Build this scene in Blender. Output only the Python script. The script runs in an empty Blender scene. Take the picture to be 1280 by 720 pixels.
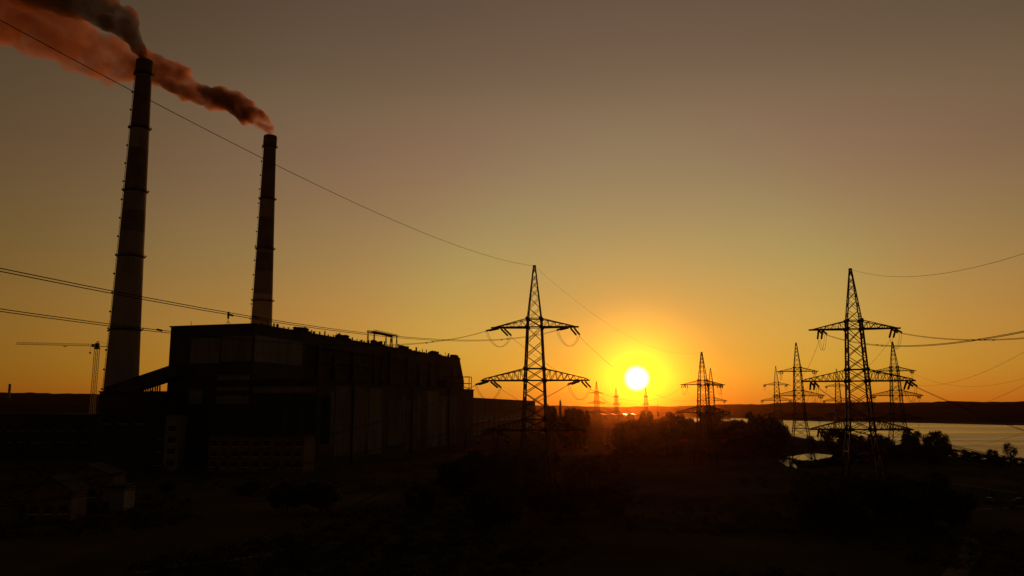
import bpy, math, random
from mathutils import Vector, Matrix
from bisect import bisect_right

S = bpy.context.scene
COL = S.collection
R = math.radians

# ------------------------------------------------------------------ camera model (for laying the site out from the survey of the view)
F, H = 1000.0, 24.0
TH = math.atan(151 / 1000)
CT, ST = math.cos(TH), math.sin(TH)


def at(px, py, Y):
    u = (360 - py) / F
    k = Y / (CT - ST * u)
    return Vector(((px - 640) / F * k, Y, H + (ST + CT * u) * k))


def ground_at(px, py, z=0.0):
    u = (360 - py) / F
    k = (z - H) / (ST + CT * u)
    return Vector(((px - 640) / F * k, (CT - ST * u) * k, z))


# ------------------------------------------------------------------ mesh builder
class MB:
    def __init__(self):
        self.v, self.f, self.m = [], [], []

    def add(self, vs, fs, mi=0):
        o = len(self.v)
        self.v += [tuple(p) for p in vs]
        self.f += [tuple(i + o for i in f) for f in fs]
        self.m += [mi] * len(fs)

    def box(self, lo, hi, mi=0, M=None):
        x0, y0, z0 = lo
        x1, y1, z1 = hi
        vs = [Vector(p) for p in ((x0, y0, z0), (x1, y0, z0), (x1, y1, z0), (x0, y1, z0),
                                  (x0, y0, z1), (x1, y0, z1), (x1, y1, z1), (x0, y1, z1))]
        if M:
            vs = [M @ p for p in vs]
        self.add(vs, [(3, 2, 1, 0), (4, 5, 6, 7), (0, 1, 5, 4), (1, 2, 6, 5), (2, 3, 7, 6), (3, 0, 4, 7)], mi)

    def bar(self, p, q, w, mi=0, n=4):
        self.tube([p, q], w * (.7071 if n == 4 else .5), n, mi)

    def tube(self, pts, r, n=6, mi=0, cap=True):
        pts = [Vector(p) for p in pts]
        o = len(self.v)
        rs = r if isinstance(r, (list, tuple)) else [r] * len(pts)
        a = None
        for i, p in enumerate(pts):
            d = (pts[min(i + 1, len(pts) - 1)] - pts[max(i - 1, 0)]).normalized()
            if a is None:
                a = d.cross(Vector((0, 0, 1))) if abs(d.z) < .95 else d.cross(Vector((1, 0, 0)))
            a = (a - d * a.dot(d)).normalized()
            b = d.cross(a)
            for k in range(n):
                t = 2 * math.pi * (k + .5) / n
                self.v.append(tuple(p + (a * math.cos(t) + b * math.sin(t)) * rs[i]))
        fs = []
        for i in range(len(pts) - 1):
            for k in range(n):
                k2 = (k + 1) % n
                fs.append((o + i * n + k, o + i * n + k2, o + (i + 1) * n + k2, o + (i + 1) * n + k))
        if cap:
            fs.append(tuple(o + k for k in range(n))[::-1])
            fs.append(tuple(o + (len(pts) - 1) * n + k for k in range(n)))
        self.f += fs
        self.m += [mi] * len(fs)

    def lathe(self, prof, n=12, c=(0, 0, 0), mi=0, cap=True):
        o = len(self.v)
        for r, z in prof:
            for k in range(n):
                t = 2 * math.pi * k / n
                self.v.append((c[0] + r * math.cos(t), c[1] + r * math.sin(t), c[2] + z))
        fs = []
        for i in range(len(prof) - 1):
            for k in range(n):
                k2 = (k + 1) % n
                fs.append((o + i * n + k, o + i * n + k2, o + (i + 1) * n + k2, o + (i + 1) * n + k))
        if cap:
            fs.append(tuple(o + k for k in range(n))[::-1])
            fs.append(tuple(o + (len(prof) - 1) * n + k for k in range(n)))
        self.f += fs
        self.m += [mi] * len(fs)

    def build(self, name, mats, parent=None, smooth=False):
        me = bpy.data.meshes.new(name)
        me.from_pydata(self.v, [], self.f)
        for m in (mats if isinstance(mats, (list, tuple)) else [mats]):
            me.materials.append(m)
        if any(self.m):
            me.polygons.foreach_set('material_index', self.m)
        if smooth:
            me.polygons.foreach_set('use_smooth', [True] * len(me.polygons))
        me.update()
        o = bpy.data.objects.new(name, me)
        COL.objects.link(o)
        if parent:
            o.parent = parent
        return o


def tag(o, label=None, cat=None, group=None, kind=None):
    if label:
        o['label'] = label
    if cat:
        o['category'] = cat
    if group:
        o['group'] = group
    if kind:
        o['kind'] = kind
    return o


def empty(name, loc, rz=0.0, label=None, cat=None, group=None, scale=None):
    o = bpy.data.objects.new(name, None)
    COL.objects.link(o)
    o.location = loc
    o.rotation_euler = (0, 0, rz)
    if scale:
        o.scale = scale
    return tag(o, label, cat, group)


def copy_tree(o, parent=None):
    c = o.copy()
    COL.objects.link(c)
    c.parent = parent
    for ch in o.children:
        copy_tree(ch, c)
    return c


# ------------------------------------------------------------------ materials
def mat(name, col, rough=.8, metal=0.0, var=.25, scale=.3, spec=.3, bump=0.0, col2=None, stretch=None):
    m = bpy.data.materials.new(name)
    m.use_nodes = True
    nt = m.node_tree
    b = nt.nodes['Principled BSDF']
    b.inputs['Roughness'].default_value = rough
    b.inputs['Metallic'].default_value = metal
    b.inputs['Specular IOR Level'].default_value = spec
    tc = nt.nodes.new('ShaderNodeTexCoord')
    mp = nt.nodes.new('ShaderNodeMapping')
    if stretch:
        mp.inputs['Scale'].default_value = stretch
    nz = nt.nodes.new('ShaderNodeTexNoise')
    nz.inputs['Scale'].default_value = scale
    nz.inputs['Detail'].default_value = 6
    nz.inputs['Roughness'].default_value = .65
    mx = nt.nodes.new('ShaderNodeMix')
    mx.data_type = 'RGBA'
    c2 = col2 or tuple(c * (1 - var) for c in col)
    c1 = col if col2 else tuple(min(1, c * (1 + var)) for c in col)
    mx.inputs[6].default_value = (*c1, 1)
    mx.inputs[7].default_value = (*c2, 1)
    rp = nt.nodes.new('ShaderNodeMapRange')
    rp.inputs[1].default_value = .35
    rp.inputs[2].default_value = .65
    L = nt.links.new
    L(tc.outputs['Object'], mp.inputs[0])
    L(mp.outputs[0], nz.inputs['Vector'])
    L(nz.outputs['Fac'], rp.inputs[0])
    L(rp.outputs[0], mx.inputs[0])
    L(mx.outputs[2], b.inputs['Base Color'])
    if bump:
        bp = nt.nodes.new('ShaderNodeBump')
        bp.inputs['Strength'].default_value = bump
        L(nz.outputs['Fac'], bp.inputs['Height'])
        L(bp.outputs[0], b.inputs['Normal'])
    return m


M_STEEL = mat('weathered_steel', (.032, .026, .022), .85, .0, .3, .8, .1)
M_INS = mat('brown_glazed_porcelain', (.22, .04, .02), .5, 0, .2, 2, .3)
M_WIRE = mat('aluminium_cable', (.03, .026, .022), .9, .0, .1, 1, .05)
M_CONC = mat('chimney_concrete', (.27, .205, .155), .9, 0, .3, .06, .2, .1, stretch=(1, 1, .25))
M_CBAND = mat('chimney_dark_band', (.15, .105, .08), .9, 0, .25, .08, .2)
M_CLIGHT = mat('chimney_pale_base', (.6, .40, .25), .9, 0, .2, .08, .2)  # paler, warmer tone for the lower shaft of the farther chimney
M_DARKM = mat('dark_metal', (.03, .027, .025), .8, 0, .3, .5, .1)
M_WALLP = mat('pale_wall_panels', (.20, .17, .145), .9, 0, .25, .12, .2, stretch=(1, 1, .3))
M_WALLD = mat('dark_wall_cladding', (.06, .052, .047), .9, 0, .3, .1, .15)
M_ROOF = mat('bitumen_roof', (.05, .046, .042), .95, 0, .3, .2, .1)
M_GLASS = mat('dusty_glazing', (.035, .036, .038), .6, 0, .2, .4, .2)
M_BRICK = mat('red_brick', (.15, .085, .06), .9, 0, .25, .5, .2)
M_SHEET = mat('zinc_roof_sheet', (.45, .43, .42), .33, .75, .2, .1, .5)
M_BARK = mat('bark', (.07, .052, .04), .95, 0, .3, 2)
M_LEAF = mat('leaves', (.06, .055, .024), .9, 0, .45, .35, .2)
M_LEAFD = mat('leaves_dark', (.048, .044, .02), .9, 0, .45, .35, .2)
M_PAINT = mat('white_paint', (.55, .53, .5), .6, 0, .15, .4)
M_CARP = mat('car_paint', (.16, .03, .025), .25, .2, .1, 1, .6)
M_CARP2 = mat('car_paint_silver', (.07, .066, .06), .5, .2, .1, 1, .3)
M_RUBB = mat('rubber', (.025, .025, .025), .9, 0, .1, 2)
M_YEL = mat('crane_paint', (.07, .045, .018), .6, 0, .2, .6)

# ------------------------------------------------------------------ sun position
SUN_EL, SUN_AZ = R(2.114), R(8.818)
SUNDIR = Vector((math.sin(SUN_AZ) * math.cos(SUN_EL), math.cos(SUN_AZ) * math.cos(SUN_EL), math.sin(SUN_EL)))

# sky radiance by height above the horizon (deg) and by angle from the sun (deg)
SKY_EL = [(0, .53, .125, .0085), (1.5, .555, .20, .017), (3, .55, .25, .028), (5, .53, .255, .045), (7.5, .455, .242, .0625),
          (10.5, .372, .222, .078), (13.5, .315, .19, .086), (17, .268, .158, .087), (20.5, .23, .142, .082), (24, .183, .116, .071),
          (28, .16, .097, .064), (40, .10, .07, .055), (60, .06, .045, .045), (90, .04, .033, .036)]
SKY_AN = [(0, 2.2, 4.6, .85), (1.0, 2.1, 4.3, .85), (2, 1.75, 2.9, 1.45), (3.5, 1.45, 2.0, 1.45), (6, 1.16, 1.42, 1.33), (9, 1.13, 1.36, 1.33),
          (14, 1.045, 1.30, 1.25), (20, .95, 1.01, 1.02), (28, .765, .79, .78), (32, .685, .71, .69), (36, .585, .60, .56), (44, .42, .42, .37), (60, .22, .26, .28),
          (90, .15, .17, .2), (180, .11, .12, .14)]




def lut(tab, x):
    ks = [t[0] for t in tab]
    i = min(max(bisect_right(ks, x) - 1, 0), len(ks) - 2)
    h = ks[i + 1] - ks[i]
    t = (x - ks[i]) / h
    out = []
    for c in (1, 2, 3):
        y = [math.log(r[c]) for r in tab]

        def sl(j):
            if j <= 0 or j >= len(ks) - 1:
                return 0.0
            d0 = (y[j] - y[j - 1]) / (ks[j] - ks[j - 1])
            d1 = (y[j + 1] - y[j]) / (ks[j + 1] - ks[j])
            return 0.0 if d0 * d1 <= 0 else 2 * d0 * d1 / (d0 + d1)
        a, b = sl(i) * h, sl(i + 1) * h
        v = (2 * t ** 3 - 3 * t * t + 1) * y[i] + (t ** 3 - 2 * t * t + t) * a + (3 * t * t - 2 * t ** 3) * y[i + 1] + (t ** 3 - t * t) * b
        out.append(math.exp(v))
    return out


def make_world():
    w = bpy.data.worlds.new('World')
    S.world = w
    w.use_nodes = True
    nt = w.node_tree
    N, L = nt.nodes.new, nt.links.new
    bg = nt.nodes['Background']
    out = nt.nodes['World Output']
    tc = N('ShaderNodeTexCoord')

    def math_(op, a, b=None, clamp=False):
        n = N('ShaderNodeMath')
        n.operation = op
        n.use_clamp = clamp
        for i, v in enumerate((a, b)):
            if v is None:
                continue
            if isinstance(v, (int, float)):
                n.inputs[i].default_value = v
            else:
                L(v, n.inputs[i])
        return n.outputs[0]

    def ramp(fac, tab, stops, span, norm):
        n = N('ShaderNodeValToRGB')
        cr = n.color_ramp
        cr.interpolation = 'LINEAR'
        for i, d in enumerate(stops):
            e = cr.elements[i] if i < 2 else cr.elements.new(d / span)
            if i < 2:
                e.position = d / span
        for e, d in zip(sorted(cr.elements, key=lambda e: e.position), stops):
            e.color = (*[v / norm for v in lut(tab, d)], 1)
        L(fac, n.inputs[0])
        return n.outputs[0]

    nrm = N('ShaderNodeVectorMath')
    nrm.operation = 'NORMALIZE'
    L(tc.outputs['Generated'], nrm.inputs[0])
    sep = N('ShaderNodeSeparateXYZ')
    L(nrm.outputs[0], sep.inputs[0])
    el = math_('MULTIPLY', math_('ARCSINE', math_('MINIMUM', sep.outputs['Z'], .99999)), 180 / math.pi / 90, True)
    dot = N('ShaderNodeVectorMath')
    dot.operation = 'DOT_PRODUCT'
    L(nrm.outputs[0], dot.inputs[0])
    dot.inputs[1].default_value = SUNDIR
    an = math_('MULTIPLY', math_('ARCCOSINE', math_('MINIMUM', dot.outputs['Value'], .9999999)), 180 / math.pi)
    es = [0, .5, 1, 1.5, 2, 2.5, 3, 4, 5, 6, 7.5, 9, 10.5, 12, 13.5, 15, 17, 19, 20.5, 22, 24, 26, 28, 32, 36, 40, 50, 60, 75, 90]
    as_ = [0, .6, 1.0, 1.5, 2, 2.5, 3, 3.5, 4.2, 5, 6, 7.5, 9, 11, 13, 15, 17, 20, 23, 26, 29, 32, 36, 40, 44, 52, 60, 75, 90, 130, 180]
    ce = ramp(el, SKY_EL, es, 90.0, 1.0)
    ca = ramp(math_('DIVIDE', an, 180.0), SKY_AN, as_, 180.0, 6.0)
    mul = N('ShaderNodeMix')
    mul.data_type = 'RGBA'
    mul.blend_type = 'MULTIPLY'
    mul.inputs[0].default_value = 1
    L(ce, mul.inputs[6])
    L(ca, mul.inputs[7])
    # soft unevenness of the real air: very broad, very weak streaks
    nz = N('ShaderNodeTexNoise')
    mp = N('ShaderNodeMapping')
    mp.inputs['Scale'].default_value = (1.2, 1.2, 9)
    L(nrm.outputs[0], mp.inputs[0])
    L(mp.outputs[0], nz.inputs['Vector'])
    nz.inputs['Scale'].default_value = 2.2
    nz.inputs['Detail'].default_value = 3
    mr = N('ShaderNodeMapRange')
    L(nz.outputs['Fac'], mr.inputs[0])
    mr.inputs[3].default_value = 6 * .965
    mr.inputs[4].default_value = 6 * 1.035
    L(mul.outputs[2], bg.inputs['Color'])
    L(mr.outputs[0], bg.inputs['Strength'])
    # the sun's own disc, flared by the thick air
    mr2 = N('ShaderNodeMapRange')
    mr2.interpolation_type = 'SMOOTHSTEP'
    L(an, mr2.inputs[0])
    mr2.inputs[1].default_value = 1.0
    mr2.inputs[2].default_value = .5
    mr2.inputs[3].default_value = 0
    mr2.inputs[4].default_value = 1.6
    bg2 = N('ShaderNodeBackground')
    bg2.inputs['Color'].default_value = (1, 1, .93, 1)
    L(mr2.outputs[0], bg2.inputs['Strength'])
    sky = N('ShaderNodeTexSky')
    sky.sky_type = 'NISHITA'
    sky.sun_disc = False
    sky.sun_elevation = SUN_EL
    sky.sun_rotation = SUN_AZ
    sky.dust_density = 4
    tint = N('ShaderNodeMix')
    tint.data_type = 'RGBA'
    tint.blend_type = 'MULTIPLY'
    tint.inputs[0].default_value = 1
    tint.inputs[7].default_value = (1, .62, .3, 1)
    L(sky.outputs[0], tint.inputs[6])
    bg3 = N('ShaderNodeBackground')
    L(tint.outputs[2], bg3.inputs['Color'])
    bg3.inputs['Strength'].default_value = .004
    a1, a2 = N('ShaderNodeAddShader'), N('ShaderNodeAddShader')
    L(bg.outputs[0], a1.inputs[0])
    L(bg2.outputs[0], a1.inputs[1])
    L(a1.outputs[0], a2.inputs[0])
    L(bg3.outputs[0], a2.inputs[1])
    L(a2.outputs[0], out.inputs['Surface'])


make_world()
sl = bpy.data.lights.new('sun', 'SUN')
sl.energy = 1.0
sl.angle = R(.55)
sl.color = (1, .34, .08)
so = bpy.data.objects.new('sun', sl)
so.rotation_euler = (-SUNDIR).to_track_quat('-Z', 'Y').to_euler()
so.location = (0, -100, 400)
COL.objects.link(so)

# ------------------------------------------------------------------ ground, water, hills
rng = random.Random(7)
from mathutils import noise as mn


def ground():
    m = mat('rough_meadow', (.12, .085, .042), .95, 0, 0, .02, 0, .12, col2=(.055, .043, .022))
    mb = MB()
    a, b, c, d = -8000, 8000, -900, 8000
    mb.add([(a, c, 0), (b, c, 0), (b, d, 0), (a, d, 0)], [(0, 1, 2, 3)])
    tag(mb.build('ground', m), 'dark rough meadow spreading below the pylons and the plant', None, None, 'structure')


ground()


def wobble(poly, step, amp, seed):
    out = []
    n = len(poly)
    for i in range(n):
        p, q = Vector(poly[i]), Vector(poly[(i + 1) % n])
        k = max(1, int((q - p).length / step))
        for j in range(k):
            v = p.lerp(q, j / k)
            s = amp * (.4 + v.length / 900)
            out.append((v.x + s * mn.noise((v.x / 37, v.y / 37, seed)), v.y + s * mn.noise((v.x / 37, v.y / 37, seed + 9)), v.z))
    return out


def water():
    m = bpy.data.materials.new('river_water')
    m.use_nodes = True
    nt = m.node_tree
    b = nt.nodes['Principled BSDF']
    b.inputs['Base Color'].default_value = (.012, .011, .008, 1)
    b.inputs['Roughness'].default_value = .16
    b.inputs['IOR'].default_value = 1.33
    tc = nt.nodes.new('ShaderNodeTexCoord')
    mp = nt.nodes.new('ShaderNodeMapping')
    mp.inputs['Scale'].default_value = (.12, .5, 1)
    nz = nt.nodes.new('ShaderNodeTexNoise')
    nz.inputs['Scale'].default_value = 1
    nz.inputs['Detail'].default_value = 5
    bp = nt.nodes.new('ShaderNodeBump')
    bp.inputs['Strength'].default_value = .22
    bp.inputs['Distance'].default_value = .5
    # broad wind streaks change the roughness
    mp2 = nt.nodes.new('ShaderNodeMapping')
    mp2.inputs['Scale'].default_value = (.0028, .011, 1)
    mp2.inputs['Rotation'].default_value = (0, 0, R(-14))
    nz2 = nt.nodes.new('ShaderNodeTexNoise')
    nz2.inputs['Scale'].default_value = 1
    nz2.inputs['Detail'].default_value = 5
    mr = nt.nodes.new('ShaderNodeMapRange')
    mr.inputs[1].default_value = .35
    mr.inputs[2].default_value = .65
    mr.inputs[3].default_value = .13
    mr.inputs[4].default_value = .3
    L = nt.links.new
    L(tc.outputs['Object'], mp.inputs[0])
    L(mp.outputs[0], nz.inputs['Vector'])
    L(nz.outputs['Fac'], bp.inputs['Height'])
    L(bp.outputs[0], b.inputs['Normal'])
    L(tc.outputs['Object'], mp2.inputs[0])
    L(mp2.outputs[0], nz2.inputs['Vector'])
    L(nz2.outputs['Fac'], mr.inputs[0])
    L(mr.outputs[0], b.inputs['Roughness'])
    z = .06
    far = [(1500, 537), (1400, 534.5), (1280, 531.8), (1200, 530), (1110, 527.8), (1030, 527), (960, 525), (930, 523.2), (900, 522.6), (870, 522), (856, 521.8)]
    near = [(855, 523.5), (864, 526.5), (871, 527.2), (880, 524.8), (898, 525), (912, 527), (919, 529), (925, 527), (933, 529.5), (950, 536), (975, 541), (1000, 547), (1060, 556), (1130, 562), (1190, 570),
            (1280, 580), (1400, 592), (1500, 600)]
    poly = [ground_at(x, y, z) for x, y in far + near]
    poly = wobble(poly, 14, 3, 3)
    mb = MB()
    mb.add(poly, [tuple(range(len(poly)))])
    tag(mb.build('river_water', m), None, None, None, 'structure')
    pond = [(976.4, 570.5), (991.7, 570), (1003.8, 567.7), (1021, 566.7), (1041, 569), (1036.6, 572), (1025.6, 573.8), (1018, 578), (1012.5, 575), (1001.6, 575.4), (991.7, 577), (997, 584.7), (995, 586), (989.5, 581.4), (988.5, 578), (986, 583.6), (982, 581.4), (976.4, 578), (974, 576)]
    poly = wobble([ground_at(x, y, z) for x, y in pond], 3, .8, 5)
    mb = MB()
    mb.add(poly, [tuple(range(len(poly)))])
    tag(mb.build('pond_water', m), None, None, None, 'structure')
    # small puddle further right
    poly = wobble([ground_at(x, y, z) for x, y in [(1096, 569), (1108, 568.6), (1109, 570.4), (1097, 571)]], 3, .8, 6)
    mb = MB()
    mb.add(poly, [tuple(range(len(poly)))])
    tag(mb.build('puddle_water', m), None, None, None, 'structure')


water()


def hills():
    m = mat('wooded_hillside', (.028, .026, .016), 1, 0, .3, .006, 0)
    # crest line of the far ridge: (pixel column, height of the crest), at distance
    ridge = [(-500, 480), (-200, 486), (0, 489.5), (60, 491), (120, 492), (200, 493), (400, 499), (600, 504), (700, 507.5), (780, 508.4),
             (840, 507.8), (870, 506.2), (900, 505), (945, 505.2), (965, 503.6), (1000, 502.8), (1060, 502.6), (1120, 502.8), (1180, 501.6),
             (1230, 501.3), (1280, 500.6), (1400, 499), (1600, 496)]
    foot = [(-500, 1500), (0, 1700), (400, 2000), (700, 2500), (850, 2500), (930, 2150), (1030, 1680), (1280, 1370), (1600, 1050)]

    def ip(tab, x):
        if x <= tab[0][0]:
            return tab[0][1]
        for (a, b), (c, d) in zip(tab, tab[1:]):
            if x <= c:
                t = (x - a) / (c - a)
                return b + (d - b) * t
        return tab[-1][1]
    mb = MB()
    NA, NR = 520, 16
    for i in range(NA + 1):
        px = -1100 + 3500 * i / NA
        d = Vector(((px - 640) / F, CT, 0))
        y0 = ip(foot, px)
        yc = y0 + 1500
        ct = at(px, ip(ridge, px), yc).z
        for j in range(NR + 1):
            t = j / NR
            Y = y0 - 12 + t * 4200
            x = (px - 640) / F * Y / CT
            s = min(1, (Y - y0) / 1500)
            if s < 1:
                z = ct * max(0, s) ** .62
            else:
                z = ct * (1 - .35 * (Y - yc) / 2700)
            n = mn.noise((x / 26, Y / 60, .3)) * 3.0 + mn.noise((x / 9, Y / 40, 4)) * 1.6 + mn.noise((x / 170, Y / 300, 8)) * 5
            z += n * min(1, max(0, s) * 3)
            if j == 0:
                z = -3
            mb.v.append((x, Y, z))
    for i in range(NA):
        for j in range(NR):
            a = i * (NR + 1) + j
            mb.f.append((a, a + NR + 1, a + NR + 2, a + 1))
            mb.m.append(0)
    tag(mb.build('hills', m), 'low dark wooded hills along the horizon', None, None, 'structure')


hills()


def ribbon(name, pts, w, m, z, label=None):
    pts = [Vector(p) for p in pts]
    mb = MB()
    fine = []
    for i in range(len(pts) - 1):
        for k in range(6):
            t = k / 6
            p0, p1, p2, p3 = pts[max(i - 1, 0)], pts[i], pts[i + 1], pts[min(i + 2, len(pts) - 1)]
            fine.append(.5 * ((2 * p1) + (p2 - p0) * t + (2 * p0 - 5 * p1 + 4 * p2 - p3) * t * t + (3 * p1 - p0 - 3 * p2 + p3) * t ** 3))
    fine.append(pts[-1])
    vs = []
    for i, p in enumerate(fine):
        d = fine[min(i + 1, len(fine) - 1)] - fine[max(i - 1, 0)]
        n = Vector((-d.y, d.x, 0)).normalized()
        j = 1 + .18 * mn.noise((p.x / 5, p.y / 5, 1))
        vs += [(p.x + n.x * w / 2 * j, p.y + n.y * w / 2 * j, z), (p.x - n.x * w / 2 * j, p.y - n.y * w / 2 * j, z)]
    mb.add(vs, [(2 * i, 2 * i + 1, 2 * i + 3, 2 * i + 2) for i in range(len(fine) - 1)])
    return tag(mb.build(name, m), label, None, None, 'structure')


M_DIRT = mat('dry_dirt', (.17, .13, .09), .95, 0, .3, .3, 0)
ribbon('dirt_track', [ground_at(x, y) for x, y in [(1180, 745), (1196, 715), (1214, 690), (1207, 672), (1188, 660), (1178, 650), (1192, 640), (1240, 636), (1300, 632), (1400, 628)]], 3.2, M_DIRT, .02)
ribbon('dirt_path', [ground_at(x, y) for x, y in [(1120, 600), (1150, 603.5), (1196, 605), (1240, 612), (1310, 622)]], 3.0, M_DIRT, .03)
ribbon('gravel_path', [ground_at(x, y) for x, y in [(170, 716), (250, 704), (310, 697), (372, 685), (420, 678)]], 2.2, M_DIRT, .02)


# ------------------------------------------------------------------ pylons
A1, A2, A3, PK = 42.0, 30.2, 19.4, 55.7
ARMS = [(A1, 9.7, 1.9, .12), (A2, 12.0, 2.6, .45), (A3, 10.9, 2.3, .3)]     # height, half length, depth at the body, depth at the tip


def hw(z):
    T = [(0, 5.2), (10, 3.75), (A3, 2.5), (A2, 2.12), (A1, 1.6), (A1 + 1.9, 1.5), (PK, .22)]
    for (a, b), (c, d) in zip(T, T[1:]):
        if z <= c:
            return b + (d - b) * (z - a) / (c - a)
    return T[-1][1]


def body_mesh():
    mb = MB()
    zs = [0, 5.5, 10.3, 14.6, 18.0, A3, A3 + 2.3, 24.4, 27.4, A2, A2 + 2.6, 35.6, 38.7, A1, A1 + 1.9, 46.3, 48.6, 50.6, 52.3, 53.8, PK]
    cs = [(-1, -1), (1, -1), (1, 1), (-1, 1)]

    def P(c, z):
        h = hw(z)
        return Vector((c[0] * h, c[1] * h, z))
    for c in cs:
        for a, b in zip(zs, zs[1:]):
            mb.bar(P(c, a), P(c, b), .34 if b < A1 + 2 else .22)
        mb.box((c[0] * 5.2 - .7, c[1] * 5.2 - .7, -.3), (c[0] * 5.2 + .7, c[1] * 5.2 + .7, .5))
    ring = {5.5, 14.6, A3, A3 + 2.3, A2, A2 + 2.6, A1, A1 + 1.9}
    for k in range(4):
        c, d = cs[k], cs[(k + 1) % 4]
        for a, b in zip(zs, zs[1:]):
            w = .15 if b < A1 + 2 else .10
            mb.bar(P(c, a), P(d, b), w)
            mb.bar(P(d, a), P(c, b), w)
        for z in ring:
            mb.bar(P(c, z), P(d, z), .2)
    mb.box((-.35, -.3, PK - .1), (.35, .3, PK + .35))
    for z in (A1, A1 + 1.9, A2, A2 + 2.6, A3, A3 + 2.3):     # gusset plates at the arm roots
        h = hw(z)
        for sx in (-1, 1):
            for sy in (-1, 1):
                mb.box((sx * h - .38, sy * h - .22, z - .38), (sx * h + .38, sy * h + .22, z + .38))
    return mb


def arm_mesh(i, s_only):
    z, L, dep, tip = ARMS[i]
    mb = MB()
    h, ht = hw(z), hw(z + dep)
    n = 5 if i == 0 else 7
    for s in (s_only,):
        def B(t, sy):
            return Vector((s * (h + (L - h) * t), sy * (h * (1 - t) + .35 * t), z))

        def T(t, sy):
            return Vector((s * (ht + (L - .8 - ht) * t), sy * (ht * (1 - t) + .3 * t), z + dep * (1 - t) + tip * t))
        for sy in (-1, 1):
            mb.bar(B(0, sy), B(1, sy), .3)
            mb.bar(T(0, sy), T(1, sy), .18)
            for k in range(n):
                a, b = k / n, (k + 1) / n
                mb.bar(B(a, sy), T(b, sy), .11)
                if k:
                    mb.bar(B(a, sy), T(a, sy), .11)
            mb.bar(B(1, sy), T(1, sy), .18)
        for k in range(n):
            a, b = k / n, (k + 1) / n
            mb.bar(B(a, -1), B(b, 1), .1)
            mb.bar(B(a, 1), B(b, -1), .1)
            mb.bar(T(b, -1), T(b, 1), .1)
        mb.bar(B(1, -1), B(1, 1), .25)
    return mb


def insulator_mesh(n=15, L=4.2):
    prof = [(.05, 0), (.05, .25)]
    for k in range(n):
        z = .3 + k * (L - .6) / n
        prof += [(.09, z), (.23, z + .06), (.21, z + .11), (.08, z + .15)]
    prof += [(.05, L - .25), (.05, L)]
    mb = MB()
    mb.lathe(prof, 8)
    return mb


PROTO = {}


def proto(key, fn, m):
    if key not in PROTO:
        o = fn().build(key, m)
        PROTO[key] = o.data
        bpy.data.objects.remove(o)
    return PROTO[key]


def child(name, data, parent, M=None):
    o = bpy.data.objects.new(name, data)
    COL.objects.link(o)
    o.parent = parent
    if M is not None:
        o.matrix_local = M
    return o


INS_L = 4.2


def pylon(loc, rz, label, back, fwd, droop=(.30, .30), detail=2, scale=1.0, arms=(0, 1, 2)):
    """back / fwd: horizontal world directions of the two spans. Returns the pylon and its cable anchor points."""
    root = empty('power_pylon', loc, rz, label, 'pylon', 'lattice power pylons')
    root.scale = (scale,) * 3
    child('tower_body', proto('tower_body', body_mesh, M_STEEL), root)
    W = Matrix.Translation(Vector(loc)) @ Matrix.Rotation(rz, 4, 'Z') @ Matrix.Scale(scale, 4)
    anchors = {}
    Rz = Matrix.Rotation(-rz, 3, 'Z')
    for i in arms:
        for s in (-1, 1):
            child('cross_arm', proto('cross_arm_%d%d' % (i, s), lambda: arm_mesh(i, s), M_STEEL), root)
        z, L, dep, tip = ARMS[i]
        for s in (-1, 1):
            hang = Vector((s * (L - 1.9), 0, z - .2))
            ends = []
            for di, (dr, dp) in enumerate(((back, droop[0]), (fwd, droop[1]))):
                d = Rz @ Vector((dr[0], dr[1], 0)).normalized()
                d = (d + Vector((0, 0, -dp))).normalized()
                side = Vector((-d.y, d.x, 0)).normalized()
                off = Vector((math.copysign(1, d.x) * .55, 0, 0))
                e = hang + off + d * (INS_L + .3)
                for q in ((-.28, .28) if detail else ()):
                    p = hang + off + side * q * 1.5
                    child('insulator_string', proto('insulator_string', insulator_mesh, M_INS), root,
                          Matrix.Translation(p) @ d.to_track_quat('Z', 'Y').to_matrix().to_4x4())
                ends.append((e, side))
                anchors[(i, s, di)] = (W @ e, (W.to_3x3() @ side).normalized())
            if detail:
                mb = MB()
                (e0, s0), (e1, s1) = ends
                for q in (-.22, .22):
                    mb.tube([e0.lerp(e1, t / 14) + (s0 * (1 - t / 14) + s1 * t / 14 * (1 if s0.dot(s1) > 0 else -1)) * q + Vector((0, 0, -2.9 * (1 - (2 * t / 14 - 1) ** 2) ** .8)) for t in range(15)], .035, 4)
                mb.build('jumper_cable', M_WIRE, root)
    anchors['peak'] = W @ Vector((0, 0, PK + .2))
    return root, anchors


ARMN = {0: 'top', 1: 'middle', 2: 'lowest'}


def cable(A, B, sag, label, twin=.07, r=.028, spacer=True, n=60, group='overhead power cables'):
    if twin and not spacer:
        r = .016
    A, B = Vector(A), Vector(B)
    d = (B - A)
    sd = Vector((-d.y, d.x, 0)).normalized()
    mb = MB()

    def P(t, q):
        p = A.lerp(B, t)
        p.z -= 4 * sag * t * (1 - t)
        return p + sd * q * .6 + Vector((0, 0, q))
    # finer steps where the cable comes near the camera
    for q in ((-twin, twin) if twin else (0,)):
        mb.tube([P(k / n, q) for k in range(n + 1)], r, 5)
    if twin and spacer:
        L = d.length
        k = 40.0
        while k < L - 10:
            ax = d.normalized()
            for e in (P(k / L, twin), P((k + 3.2) / L, -twin)):
                mb.tube([e - ax * .3, e + ax * .3], .085, 5)
            k += 74
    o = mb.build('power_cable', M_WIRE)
    return tag(o, label, 'power cable', group)


def V2(a, b):
    return (b[0] - a[0], b[1] - a[1])


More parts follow.
